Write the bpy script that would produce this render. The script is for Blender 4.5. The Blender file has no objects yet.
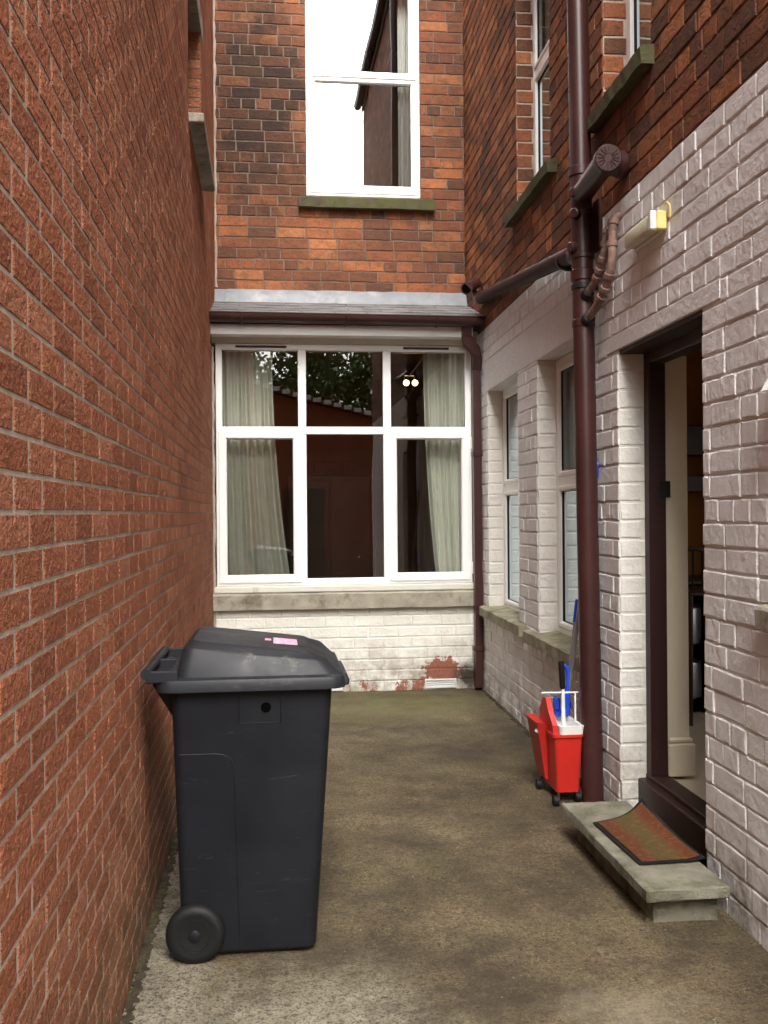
import bpy, bmesh, math, random
from mathutils import Vector, Matrix, noise as MN
NZ = MN.noise
random.seed(7)
C = bpy.context.scene.collection
PI = math.pi
# ------------------------------------------------------------------ materials
MATS = {}
def nm(name, rough=.6, spec=.4):
    m = bpy.data.materials.new(name); m.use_nodes = True
    nt = m.node_tree; b = nt.nodes['Principled BSDF']
    b.inputs['Roughness'].default_value = rough
    b.inputs['Specular IOR Level'].default_value = spec
    MATS[name] = m
    return m, nt, b
class G:
    """small node-graph helper"""
    def __init__(s, nt):
        s.nt = nt; s.co = nt.nodes.new('ShaderNodeNewGeometry').outputs['Position']
    def noise(s, scale, detail=4, rough=.55, vec=None, sc=None, dist=0):
        n = s.nt.nodes.new('ShaderNodeTexNoise'); n.inputs['Scale'].default_value = scale
        n.inputs['Detail'].default_value = detail; n.inputs['Roughness'].default_value = rough
        n.inputs['Distortion'].default_value = dist
        v = vec or s.co
        if sc: v = s.map(v, sc)
        s.nt.links.new(v, n.inputs['Vector']); return n.outputs['Fac']
    def vor(s, scale, vec=None, feat='F1'):
        n = s.nt.nodes.new('ShaderNodeTexVoronoi'); n.inputs['Scale'].default_value = scale; n.feature = feat
        s.nt.links.new(vec or s.co, n.inputs['Vector']); return n.outputs['Distance']
    def map(s, v, sc, loc=(0, 0, 0)):
        m = s.nt.nodes.new('ShaderNodeMapping'); m.inputs['Scale'].default_value = sc; m.inputs['Location'].default_value = loc
        s.nt.links.new(v, m.inputs['Vector']); return m.outputs['Vector']
    def ramp(s, f, stops, const=False):
        r = s.nt.nodes.new('ShaderNodeValToRGB'); cr = r.color_ramp
        if const: cr.interpolation = 'CONSTANT'
        while len(cr.elements) < len(stops): cr.elements.new(.5)
        for e, (p, c) in zip(cr.elements, stops):
            e.position = p; e.color = (*c, 1) if not isinstance(c, (int, float)) else (c, c, c, 1)
        s.nt.links.new(f, r.inputs['Fac']); return r.outputs['Color']
    def mix(s, f, a, b, mode='MIX'):
        m = s.nt.nodes.new('ShaderNodeMix'); m.data_type = 'RGBA'; m.blend_type = mode; m.clamp_result = False
        for sock, v in ((m.inputs[0], f), (m.inputs[6], a), (m.inputs[7], b)):
            if isinstance(v, bpy.types.NodeSocket): s.nt.links.new(v, sock)
            elif isinstance(v, (int, float)): sock.default_value = v
            else: sock.default_value = (*v, 1)
        return m.outputs[2]
    def math(s, op, a, b=0, c=0):
        m = s.nt.nodes.new('ShaderNodeMath'); m.operation = op
        for sock, v in zip(m.inputs, (a, b, c)):
            if isinstance(v, bpy.types.NodeSocket): s.nt.links.new(v, sock)
            else: sock.default_value = v
        return m.outputs[0]
    def xyz(s, v=None):
        n = s.nt.nodes.new('ShaderNodeSeparateXYZ'); s.nt.links.new(v or s.co, n.inputs[0]); return n.outputs
    def attr(s, name):
        n = s.nt.nodes.new('ShaderNodeAttribute'); n.attribute_name = name; return s.xyz(n.outputs['Vector'])
    def bump(s, b, h, strength=.5, dist=.01, prev=None):
        n = s.nt.nodes.new('ShaderNodeBump'); n.inputs['Strength'].default_value = strength; n.inputs['Distance'].default_value = dist
        s.nt.links.new(h, n.inputs['Height'])
        if prev: s.nt.links.new(prev, n.inputs['Normal'])
        if b: s.nt.links.new(n.outputs[0], b.inputs['Normal'])
        return n.outputs[0]
    def near(s, p, r, soft, amp=.3, nscale=6, stretch=(1, 1, 1)):
        """1 inside a ragged blob about point p, 0 outside"""
        v = s.nt.nodes.new('ShaderNodeVectorMath'); v.operation = 'SUBTRACT'; s.nt.links.new(s.co, v.inputs[0]); v.inputs[1].default_value = p
        w = s.nt.nodes.new('ShaderNodeVectorMath'); w.operation = 'MULTIPLY'; s.nt.links.new(v.outputs[0], w.inputs[0]); w.inputs[1].default_value = stretch
        l = s.nt.nodes.new('ShaderNodeVectorMath'); l.operation = 'LENGTH'; s.nt.links.new(w.outputs[0], l.inputs[0])
        n = s.noise(nscale, 5, .65)
        d = s.math('ADD', l.outputs['Value'], s.math('MULTIPLY', s.math('SUBTRACT', n, .5), amp * 4))
        mr = s.nt.nodes.new('ShaderNodeMapRange'); s.nt.links.new(d, mr.inputs[0])
        mr.inputs[1].default_value = r; mr.inputs[2].default_value = r - soft; mr.clamp = True
        return mr.outputs[0]
    def out(s, col, b): s.nt.links.new(col, b.inputs['Base Color'])

def simple(name, col, rough=.5, var=.12, nscale=8, bump=0, bscale=60, spec=.3, metal=0, dirt=None, dscale=5, dlo=.5):
    m, nt, b = nm(name, rough, spec); g = G(nt)
    f = g.noise(nscale, 5, .6)
    c = g.ramp(f, [(.3, tuple(x * (1 - var) for x in col)), (.7, tuple(min(1, x * (1 + var)) for x in col))])
    if dirt:
        d = g.ramp(g.noise(dscale, 6, .7), [(dlo, 0.0), (dlo + .2, 1.0)])
        c = g.mix(d, c, dirt)
    g.out(c, b); b.inputs['Metallic'].default_value = metal
    if bump: g.bump(b, g.noise(bscale, 6, .65), bump, .01)
    return m

def brick_mat(name, ramp, rock=.3, rscale=60, rough=.85, mode='old'):
    m, nt, b = nm(name, rough, .25); g = G(nt); a = g.attr('rnd')
    c = g.ramp(a[0], ramp)
    # tone change inside a brick
    c = g.mix(g.ramp(g.noise(22, 5, .65), [(.35, 0.0), (.75, .45)]), c, (.13, .05, .03) if mode == 'old' else (.3, .085, .038))
    c = g.mix(g.ramp(g.noise(120, 4, .7), [(.45, 0.0), (.8, .35)]), c, (.42, .2, .11) if mode == 'old' else (.52, .2, .105))
    if mode == 'old':
        grime = g.ramp(g.noise(1.9, 8, .78), [(.40, 0.0), (.62, .85)])
        c = g.mix(g.ramp(g.noise(9, 7, .8), [(.5, 0.0), (.66, .65)]), c, (.05, .032, .024))
        c = g.mix(g.math('MULTIPLY', grime, g.ramp(a[1], [(.1, .45), (.9, .9)])), c, (.062, .038, .026))
        soot = g.near((-.12, 8.5, 5.2), .72, .4, .24, 5, (1, .3, .6))
        c = g.mix(g.math('MULTIPLY', soot, g.ramp(a[2], [(0, .5), (.6, .9)])), c, (.02, .015, .012))
        soot2 = g.near((-.1, 8.5, 4.3), .35, .5, .25, 6, (.8, .3, 1.2))
        c = g.mix(g.math('MULTIPLY', soot2, g.ramp(a[2], [(.4, 0.0), (.8, .8)])), c, (.03, .02, .015))
    else:
        c = g.mix(g.ramp(g.noise(.9, 6, .7), [(.42, 0.0), (.72, .3)]), c, (.14, .045, .026))
        z = g.xyz()[2]
        low = g.math('MULTIPLY', g.ramp(z, [(0.0, 1.0), (.3, .6), (.8, 0.0)]), g.ramp(g.noise(4, 6, .7), [(.33, .35), (.6, .95)]))
        c = g.mix(low, c, (.12, .09, .045))
        ef = g.ramp(g.noise(14, 7, .8), [(.66, 0.0), (.74, .5)])
        c = g.mix(g.math('MULTIPLY', ef, g.ramp(z, [(0, 1.0), (.9, .15)])), c, (.5, .42, .34))
    g.out(c, b)
    p = g.bump(None, g.noise(rscale, 4, .65, dist=.15), rock, .035 if mode == 'new' else .014)
    g.bump(b, g.noise(rscale * 4, 4, .7), .35, .004, p)
    return m
brick_mat('old_brick', [(0, (.09, .042, .027)), (.15, (.15, .056, .03)), (.38, (.23, .074, .032)), (.62, (.31, .1, .038)), (.86, (.41, .14, .05)), (1, (.48, .19, .078))], .7, 45)
brick_mat('red_brick', [(0, (.31, .1, .048)), (.3, (.42, .14, .065)), (.7, (.47, .165, .08)), (1, (.54, .22, .12))], 1.0, 60, .85, 'new')
def mortar(name, c1, c2):
    m, nt, b = nm(name, .95, .1); g = G(nt)
    g.out(g.ramp(g.noise(9, 8, .75), [(.3, c1), (.7, c2)]), b); g.bump(b, g.noise(150, 4, .7), .5, .004)
    return m
mortar('mortar_dark', (.085, .06, .045), (.25, .19, .15))
mortar('mortar_light', (.3, .24, .19), (.55, .47, .39))

def painted(name, col, dirtamt=.5, patch=False, warm=(.3, .25, .18)):
    m, nt, b = nm(name, .62, .35); g = G(nt); a = g.attr('rnd')
    c = g.ramp(a[0], [(0, tuple(x * .93 for x in col)), (1, col)])
    c = g.mix(g.ramp(g.noise(3, 8, .75), [(.4, 0.0), (.8, .35 * dirtamt)]), c, warm)
    c = g.mix(g.ramp(g.noise(30, 6, .75), [(.6, 0.0), (.72, .5 * dirtamt)]), c, warm)
    chip = g.ramp(g.noise(24, 7, .8), [(.685, 0.0), (.70, .85)]); c = g.mix(chip, c, (.22, .13, .09))
    drip = g.ramp(g.noise(7, 6, .7, sc=(1, 1, .12)), [(.58, 0.0), (.75, .3 * dirtamt)]); c = g.mix(drip, c, (.3, .25, .19))
    X, Y, Z = g.xyz()
    low = g.math('MULTIPLY', g.ramp(Z, [(0.0, 1.0), (.5, 0.0)]), g.ramp(g.noise(6, 7, .75), [(.38, 0.0), (.62, .9)]))
    c = g.mix(low, c, (.17, .13, .08))
    if patch:
        red = g.mix(g.noise(40, 5, .7), (.13, .045, .028), (.36, .14, .09))
        p1 = g.near((1.38, 7.9, .16), .17, .03, .1, 22, (.8, .2, 1.5))
        c = g.mix(p1, c, red)
        # the lowest course has lost its paint in places
        z2 = g.ramp(Z, [(.085, 1.0), (.1, 0.0)])
        n2 = g.ramp(g.noise(4.2, 8, .8, sc=(1, 1, .6)), [(.48, 0.0), (.52, 1.0)])
        c = g.mix(g.math('MULTIPLY', z2, n2), c, red)
        dk = g.near((1.6, 7.9, .1), .16, .1, .05, 14, (1, .2, 1))
        c = g.mix(dk, c, (.045, .035, .025))
    g.out(c, b)
    p = g.bump(None, g.noise(28, 3, .5), .45, .012)
    p = g.bump(None, g.ramp(g.noise(42, 6, .7), [(.5, 0.0), (.7, 1.0)]), .35, .006, p)
    g.bump(b, g.noise(190, 3, .6), .3, .003, p)
    return m
painted('painted_brick', (.77, .76, .765), .8)
painted('painted_bay', (.8, .785, .72), .8, True)
painted('painted_reveal', (.76, .745, .69), .5)

m, nt, b = nm('yard_concrete', .9, .25); g = G(nt)     # ground
X, Y, Z = g.xyz()
c = g.ramp(g.noise(1.3, 8, .68, dist=.4), [(.32, (.05, .037, .022)), (.44, (.105, .079, .045)), (.56, (.16, .122, .071)), (.68, (.23, .182, .115))])
c = g.mix(g.ramp(g.noise(3.5, 6, .7, sc=(.35, 1, 1)), [(.45, 0.0), (.7, .5)]), c, (.15, .135, .065))
c = g.mix(g.near((.05, 2.55, 0), .62, .35, .14, 5, (1.0, .8, 1)), c, g.ramp(g.noise(9, 6, .7), [(.3, (.2, .175, .125)), (.7, (.34, .31, .235))]))
c = g.mix(g.math('MULTIPLY', g.near((-.42, 3.2, 0), .26, .1, .04, 7, (1.2, .12, 1)), .8), c, g.ramp(g.noise(14, 6, .7), [(.3, (.2, .18, .13)), (.7, (.38, .35, .27))]))
c = g.mix(g.ramp(g.noise(42, 8, .85), [(.50, 0.0), (.585, .8)]), c, (.028, .02, .012))
c = g.mix(g.ramp(g.noise(100, 6, .8), [(.5, 0.0), (.6, .85)]), c, (.028, .02, .012))
c = g.mix(g.ramp(g.noise(75, 6, .8), [(.56, 0.0), (.66, .7)]), c, (.34, .28, .18))
c = g.mix(g.ramp(g.noise(2.6, 8, .75, vec=g.map(g.co, (1, 1, 1), (5, 3, 1))), [(.46, 0.0), (.62, .75)]), c, (.04, .03, .02))
c = g.mix(g.math('MULTIPLY', g.near((.9, 7.3, 0), .8, .6, .2, 2.5, (.7, 1, 1)), .55), c, (.13, .125, .05))
c = g.mix(g.math('MULTIPLY', g.near((1.05, 2.75, 0), .22, .2, .12, 7, (.8, 1, 1)), .35), c, (.26, .23, .17))
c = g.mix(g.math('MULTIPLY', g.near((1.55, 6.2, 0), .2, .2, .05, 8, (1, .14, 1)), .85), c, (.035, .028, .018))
g.out(c, b)
p = g.bump(None, g.noise(7, 5, .6), .35, .03)
p = g.bump(None, g.noise(80, 6, .8), .7, .008, p)
rg = g.ramp(g.noise(1.7, 4, .6), [(.35, .62), (.65, .92)]); nt.links.new(rg, b.inputs['Roughness'])
g.bump(b, g.noise(170, 3, .7), .5, .004, p)

simple('step_concrete', (.21, .2, .15), .85, .3, 7, .9, 110, dirt=(.085, .085, .045), dscale=6, dlo=.47)
simple('sill_stone', (.34, .31, .25), .85, .22, 7, .6, 90, dirt=(.13, .11, .07), dscale=6, dlo=.5)
simple('sill_mossy', (.085, .07, .045), .9, .35, 12, .8, 80, dirt=(.075, .085, .02), dscale=5, dlo=.42)
simple('sill_worn', (.29, .27, .19), .8, .3, 6, .5, 80, dirt=(.11, .105, .05), dscale=7, dlo=.46)
simple('upvc', (.87, .88, .86), .28, .02, 3, .02, 30, spec=.5, dirt=(.7, .69, .62), dscale=2.5, dlo=.62)
simple('painted_board', (.62, .6, .53), .5, .08, 4, .15, 40, dirt=(.3, .27, .2), dscale=4, dlo=.6)
simple('brown_plastic', (.04, .0125, .0115), .38, .2, 3, .04, 20, spec=.5, dirt=(.1, .06, .048), dscale=6, dlo=.62)
simple('brown_matte', (.04, .0135, .012), .6, .25, 4, .1, 25, spec=.2, dirt=(.08, .045, .035), dscale=8, dlo=.6)
simple('brown_faded', (.2, .12, .1), .5, .3, 9, .1, 30, dirt=(.34, .26, .2), dscale=20, dlo=.5)
simple('brown_wood', (.024, .0065, .0048), .5, .2, 3, .15, 30, spec=.5, dirt=(.06, .035, .026), dscale=7, dlo=.6)
simple('lead', (.2, .21, .225), .5, .18, 6, .3, 20, dirt=(.34, .34, .34), dscale=4, dlo=.5)
simple('slate', (.16, .155, .155), .6, .35, 3, .4, 50, dirt=(.25, .22, .19), dscale=7, dlo=.55)
simple('rubber_black', (.006, .006, .0065), .6, .1, 8, .1, 60)
simple('hole_black', (.002, .002, .002), 1, 0, spec=0)  # dead black: painted shade for hole discs, also plain black furniture
simple('dark_metal', (.03, .03, .033), .4, .1, 8, metal=.5)
simple('red_plastic', (.5, .022, .016), .35, .08, 6, spec=.5, dirt=(.35, .03, .02), dscale=8, dlo=.6)
simple('white_plastic', (.72, .72, .7), .4, .05, 8, dirt=(.5, .48, .42), dscale=7, dlo=.6)
simple('yellow_plastic', (.68, .54, .2), .5, .12, 12, dirt=(.4, .28, .08), dscale=20, dlo=.6)
simple('diffuser', (.62, .64, .5), .35, .1, 6, dirt=(.45, .38, .2), dscale=6, dlo=.52)
simple('blue_plastic', (.015, .06, .5), .4, .1, 8)
simple('steel', (.32, .32, .32), .4, .1, 8, metal=.8)
simple('curtain_cloth', (.6, .59, .52), .9, .05, 8, .15, 200)
simple('net_cloth', (.7, .72, .68), .9, .05, 8, .15, 200)
simple('blind_cloth', (.60, .64, .62), .8, .03, 5)
simple('room_wall', (.17, .11, .06), .9, .15, 3)
simple('dark_wood', (.045, .02, .013), .4, .3, 4, spec=.5)
simple('cream_paint', (.62, .56, .42), .5, .04, 3)
simple('ochre_wall', (.42, .2, .055), .8, .1, 3)
simple('floor_tile', (.5, .43, .31), .4, .1, 3)
simple('dirt', (.04, .03, .018), 1, .5, 20, 1, 60, dirt=(.07, .075, .025), dscale=9)
simple('leaf_green', (.1, .14, .04), .6, .4, 3)
simple('bark', (.09, .065, .045), .9, .2, 5, .6, 30)
simple('roof_tile', (.1, .07, .06), .8, .2, 5, .4, 30)
simple('sticker_pink', (.68, .26, .42), .5, .12, 60, dirt=(.8, .74, .76), dscale=70, dlo=.47)
# wheelie bin plastic: scuffed charcoal
m, nt, b = nm('bin_plastic', .42, .25); g = G(nt)
c = g.ramp(g.noise(4, 5, .6), [(.3, (.006, .0068, .009)), (.7, (.010, .011, .014))])
sc = g.ramp(g.noise(5, 8, .8, sc=(1, 1, 6), dist=1.2), [(.6, 0.0), (.7, .5)])
c = g.mix(sc, c, (.075, .078, .085)); g.out(c, b)
nt.links.new(g.ramp(g.noise(6, 6, .7), [(.3, .38), (.7, .58)]), b.inputs['Roughness'])
g.bump(b, g.noise(400, 2, .5), .12, .002)
m, nt, b = nm('lid_plastic', .45, .28); g = G(nt)
c = g.ramp(g.noise(4, 5, .6), [(.3, (.010, .011, .014)), (.7, (.018, .0195, .0235))])
X, Y, Z = g.xyz()
bird = g.ramp(g.noise(11, 8, .8, sc=(.6, 1, 1)), [(.56, 0.0), (.7, .75)])
c = g.mix(g.math('MULTIPLY', bird, g.near((-.08, 3.3, 1.08), .25, .15, .05, 9)), c, (.2, .2, .16)); g.out(c, b)
nt.links.new(g.ramp(g.noise(8, 6, .7), [(.3, .4), (.7, .6)]), b.inputs['Roughness'])
g.bump(b, g.noise(300, 2, .5), .12, .002)
# door mat
m, nt, b = nm('mat_coir', .95, .1); g = G(nt); X, Y, Z = g.xyz()
st = g.ramp(g.math('MULTIPLY', g.math('SUBTRACT', X, 1.34), 3.6), [(0, (.16, .07, .03)), (.22, (.22, .05, .025)), (.38, (.16, .11, .042)), (.62, (.18, .125, .045)), (.78, (.25, .055, .028)), (1, (.2, .08, .035))])
c = g.mix(g.noise(120, 5, .8), st, (.06, .04, .02)); c = g.mix(g.ramp(g.noise(40, 4, .7), [(.5, 0.0), (.75, .5)]), c, (.28, .16, .07))
g.out(c, b); g.bump(b, g.math('MULTIPLY', g.math('SINE', g.math('MULTIPLY', g.math('ADD', X, Y), 420)), g.math('SINE', g.math('MULTIPLY', g.math('SUBTRACT', X, Y), 420))), .8, .004)
# glass: thin pane, see-through with a sky reflection
def glass(name, refl, tint=(.8, .84, .8), gc=(1, 1, 1), ior=1.5):
    m = bpy.data.materials.new(name); m.use_nodes = True; nt = m.node_tree; nt.nodes.clear(); MATS[name] = m
    o = nt.nodes.new('ShaderNodeOutputMaterial'); mx = nt.nodes.new('ShaderNodeMixShader')
    t = nt.nodes.new('ShaderNodeBsdfTransparent'); t.inputs[0].default_value = (*tint, 1)
    gl = nt.nodes.new('ShaderNodeBsdfGlossy'); gl.inputs['Roughness'].default_value = .0; gl.inputs[0].default_value = (*gc, 1)
    fr = nt.nodes.new('ShaderNodeFresnel'); fr.inputs[0].default_value = ior
    ad = nt.nodes.new('ShaderNodeMath'); ad.operation = 'ADD'; ad.use_clamp = True; ad.inputs[1].default_value = refl
    nt.links.new(fr.outputs[0], ad.inputs[0]); nt.links.new(ad.outputs[0], mx.inputs[0])
    nt.links.new(t.outputs[0], mx.inputs[1]); nt.links.new(gl.outputs[0], mx.inputs[2]); nt.links.new(mx.outputs[0], o.inputs[0])
    g = G(nt); bp = g.bump(None, g.noise(1.6, 1, .4), .03, .04); nt.links.new(bp, gl.inputs['Normal'])
glass('pane_glass', .02, (.86, .92, .92), (.66, .78, .84), 1.28); glass('coated_glass', .3, (.92, .94, .92)); glass('bay_glass', .10)
def emit(name, col, st):
    m = bpy.data.materials.new(name); m.use_nodes = True; b = m.node_tree.nodes['Principled BSDF']
    b.inputs['Emission Color'].default_value = (*col, 1); b.inputs['Emission Strength'].default_value = st; MATS[name] = m
emit('bulb', (1, .62, .22), 5)

# ------------------------------------------------------------------ mesh helpers
def tag(o, label=None, cat=None, group=None, kind=None):
    if label: o['label'] = label
    if cat: o['category'] = cat
    if group: o['group'] = group
    if kind: o['kind'] = kind
    return o
def thing(name, loc, label, cat, group=None):
    o = bpy.data.objects.new(name, None); C.objects.link(o); o.location = loc; o.empty_display_size = .1
    return tag(o, label, cat, group)
def wloc(o):
    v = Vector((0, 0, 0))
    while o is not None: v += o.location; o = o.parent
    return v
def obj(name, bm, mats, parent=None, label=None, smooth=0, recalc=True):
    if recalc: bmesh.ops.recalc_face_normals(bm, faces=bm.faces)
    me = bpy.data.meshes.new(name); bm.to_mesh(me); bm.free()
    return link(name, me, mats, parent, label, smooth)
def link(name, me, mats, parent=None, label=None, smooth=0):
    if isinstance(mats, str): mats = [mats]
    for k in mats: me.materials.append(MATS[k])
    o = bpy.data.objects.new(name, me); C.objects.link(o)
    if smooth:
        me.shade_smooth()
        try: me.set_sharp_from_angle(angle=math.radians(smooth))
        except Exception: pass
    if parent is not None:
        o.parent = parent; L = wloc(parent)      # vertices stay in world metres, origin at the parent
        me.transform(Matrix.Translation(-L))
        o['off'] = 0; del o['off']
    if label: o['label'] = label
    return o
I4 = Matrix.Identity(4)
def box(bm, x0, x1, y0, y1, z0, z1, ch=0, M=I4, mi=0, seg=1):
    r = bmesh.ops.create_cube(bm, size=1)
    vs = r['verts']
    T = Matrix.Translation(((x0 + x1) / 2, (y0 + y1) / 2, (z0 + z1) / 2)) @ Matrix.Diagonal((abs(x1 - x0), abs(y1 - y0), abs(z1 - z0), 1))
    bmesh.ops.transform(bm, matrix=T, verts=vs)
    if ch:
        es = list({e for v in vs for e in v.link_edges})
        rr = bmesh.ops.bevel(bm, geom=es, offset=ch, segments=seg, affect='EDGES', profile=.5)
        vs = list({v for f in rr['faces'] for v in f.verts} | {v for v in vs if v.is_valid})
    bmesh.ops.transform(bm, matrix=M, verts=vs)
    if mi:
        for f in {f for v in vs for f in v.link_faces}: f.material_index = mi
    return vs
def ring(bm, pts): return [bm.verts.new(p) for p in pts]
def bridge(bm, a, b, mi=0):
    n = len(a)
    for i in range(n):
        f = bm.faces.new((a[i], a[(i + 1) % n], b[(i + 1) % n], b[i])); f.material_index = mi
def cap(bm, a): bm.faces.new(a)
def tube(bm, pts, r, n=14, caps=True, M=I4):
    """round tube along a polyline; r a number or one per point"""
    pts = [M @ Vector(p) for p in pts]
    rs = r if isinstance(r, (list, tuple)) else [r] * len(pts)
    prev = None; first = None; u = None
    for i, p in enumerate(pts):
        d = (pts[min(i + 1, len(pts) - 1)] - pts[max(i - 1, 0)])
        if d.length < 1e-7: d = Vector((0, 0, 1))
        d.normalize()
        if u is None: u = d.orthogonal().normalized()
        else: u = (u - d * u.dot(d)).normalized()
        v = d.cross(u)
        rg = ring(bm, [p + (u * math.cos(2 * PI * k / n) + v * math.sin(2 * PI * k / n)) * rs[i] for k in range(n)])
        if prev: bridge(bm, prev, rg)
        else: first = rg
        prev = rg
    if caps: cap(bm, first); cap(bm, prev)
def collar(bm, p, d, r, h, n=20):
    p = Vector(p); d = Vector(d).normalized()
    e = .004
    tube(bm, [p - d * h / 2, p - d * (h / 2 - e), p + d * (h / 2 - e), p + d * h / 2], [r - e, r, r, r - e], n)
def bend(pts, k=6, f=.35):
    """round the inner corners of a polyline"""
    P = [Vector(p) for p in pts]; out = [P[0]]
    for i in range(1, len(P) - 1):
        a = P[i].lerp(P[i - 1], f); c = P[i].lerp(P[i + 1], f)
        for j in range(k + 1):
            t = j / k; out.append(a.lerp(P[i], t).lerp(P[i].lerp(c, t), t))
    out.append(P[-1]); return out
def sweep_rect(bm, s0, s1, z0, z1, prof, M, mi=0):
    """picture frame: prof = [(inset, outward)...] closed profile swept round the rectangle with mitred corners; local axes s=x, out=y, z"""
    rings = []
    for (sx, zx, a, b) in ((s0, z0, 1, 1), (s1, z0, -1, 1), (s1, z1, -1, -1), (s0, z1, 1, -1)):
        rings.append(ring(bm, [M @ Vector((sx + a * i, d, zx + b * i)) for i, d in prof]))
    for k in range(4): bridge(bm, rings[k], rings[(k + 1) % 4], mi)
def frame_prof(w, d0, d1, ch=.006):
    return [(0, d0), (0, d1 - ch), (ch, d1), (w - ch * 1.8, d1), (w, d1 - ch * 2.2), (w, d0)]
def quad(bm, s0, s1, z0, z1, d, M):
    v = ring(bm, [M @ Vector(p) for p in ((s0, d, z0), (s1, d, z0), (s1, d, z1), (s0, d, z1))]); bm.faces.new(v)

# ------------------------------------------------------------------ bricks
def frameM(o, S, n):
    S = Vector(S).normalized(); n = Vector(n).normalized(); o = Vector(o)
    return Matrix(((S.x, n.x, 0, o.x), (S.y, n.y, 0, o.y), (0, 0, 1, o.z), (0, 0, 0, 1)))
MR = frameM((1.603, 0, 0), (.0135, 1, 0), (-1, .0135, 0))       # side wing wall, s = depth
ML = frameM((-.44, 0, 0), (-.012, 1, 0), (1, .012, 0))           # left neighbour wall
MB = frameM((0, 8.55, 0), (1, 0, 0), (0, -1, 0))                 # main rear wall, s = x
MY = frameM((0, 7.93, 0), (1, 0, 0), (0, -1, 0))                 # bay dwarf wall
class Bricks:
    def __init__(s): s.v = []; s.f = []; s.m = []; s.a = []
    def add(s, M, a0, a1, z0, z1, pr, ch, jit, mi, flip, hi=True, curve=0):
        rn = (random.random(), random.random(), random.random())
        nx = 4 if hi else 1
        def outline(ins, j):
            P = []
            for i in range(nx): P.append((a0 + ins + (a1 - a0 - 2 * ins) * i / nx, z0 + ins))
            for i in range(nx): P.append((a1 - ins - (a1 - a0 - 2 * ins) * i / nx, z1 - ins))
            return [(x + random.uniform(-j, j), z + random.uniform(-j, j)) for x, z in P]
        base = outline(0, jit)
        # order: bottom left..bottom (nx), then top right..; corners at 0 and nx; add missing corners
        if curve:
            # rock-faced brick: a fine grid with real relief
            n1 = max(3, int((a1 - a0) / curve)); n2 = max(3, int((z1 - z0) / curve)); b0 = len(s.v); off = rn[0] * 50
            for i in range(n1 + 1):
                for k in range(n2 + 1):
                    edge = i in (0, n1) or k in (0, n2)
                    x = a0 + (a1 - a0) * i / n1; z = z0 + (z1 - z0) * k / n2
                    if edge: d = -.004; jx = random.uniform(-.0008, .0008); jz = random.uniform(-.0008, .0008)
                    else:
                        q = Vector((x * 55 + off, z * 75, off))
                        d = pr + .0012 * NZ(q) + .0011 * NZ(q * 2.3); jx = jz = 0
                        if i in (1, n1 - 1) or k in (1, n2 - 1): d = d * .75 + .0003; x += (a0 + .002 - x) * (i == 1) + (a1 - .002 - x) * (i == n1 - 1); z += (z0 + .002 - z) * (k == 1) + (z1 - .002 - z) * (k == n2 - 1)
                    s.v.append(tuple(M @ Vector((x + jx, d, z + jz)))); s.a.append(rn)
            for i in range(n1):
                for k in range(n2):
                    p = b0 + i * (n2 + 1) + k; q = [p, p + n2 + 1, p + n2 + 2, p + 1]
                    s.f.append(q[::-1] if flip else q); s.m.append(mi)
            return
        b0 = len(s.v); N = 2 * nx
        def corners(ins, j):
            P = []
            for i in range(nx + 1): P.append((a0 + ins + (a1 - a0 - 2 * ins) * i / nx, z0 + ins))
            for i in range(nx + 1): P.append((a1 - ins - (a1 - a0 - 2 * ins) * i / nx, z1 - ins))
            return P
        N = 2 * (nx + 1)
        J = [(random.uniform(-jit, jit), random.uniform(-jit, jit)) for _ in range(N)]
        tilt = random.uniform(-1, 1) * jit * .5
        layers = ((0, -.004), (0, pr - ch), (ch * .35, pr - ch * .3), (ch * 1.2, pr)) if hi else ((0, -.004), (0, pr - ch), (ch, pr))
        for ins, d in layers:
            for k, (x, z) in enumerate(corners(ins, 0)):
                dd = d + tilt + (random.uniform(-jit, jit) * .3 if d > 0 else 0)
                s.v.append(tuple(M @ Vector((x + J[k][0], dd, z + J[k][1])))); s.a.append(rn)
        L = len(layers)
        for l in range(L - 1):
            for k in range(N):
                q = [b0 + l * N + k, b0 + l * N + (k + 1) % N, b0 + (l + 1) * N + (k + 1) % N, b0 + (l + 1) * N + k]
                s.f.append(q[::-1] if flip else q); s.m.append(mi)
        q = [b0 + (L - 1) * N + k for k in range(N)]
        s.f.append(q[::-1] if flip else q); s.m.append(mi)
    def sheet(s, M, s0, s1, z0, z1, holes, mi, flip, d=0):
        xs = sorted({s0, s1, *[h[0] for h in holes], *[h[1] for h in holes]}); zs = sorted({z0, z1, *[h[2] for h in holes], *[h[3] for h in holes]})
        xs = [x for x in xs if s0 <= x <= s1]; zs = [z for z in zs if z0 <= z <= z1]
        for i in range(len(xs) - 1):
            for j in range(len(zs) - 1):
                cx = (xs[i] + xs[i + 1]) / 2; cz = (zs[j] + zs[j + 1]) / 2
                if any(h[0] < cx < h[1] and h[2] < cz < h[3] for h in holes): continue
                b0 = len(s.v)
                for x, z in ((xs[i], zs[j]), (xs[i + 1], zs[j]), (xs[i + 1], zs[j + 1]), (xs[i], zs[j + 1])):
                    s.v.append(tuple(M @ Vector((x, d, z)))); s.a.append((.5, .5, .5))
                q = [b0, b0 + 1, b0 + 2, b0 + 3]; s.f.append(q[::-1] if flip else q); s.m.append(mi)
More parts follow.
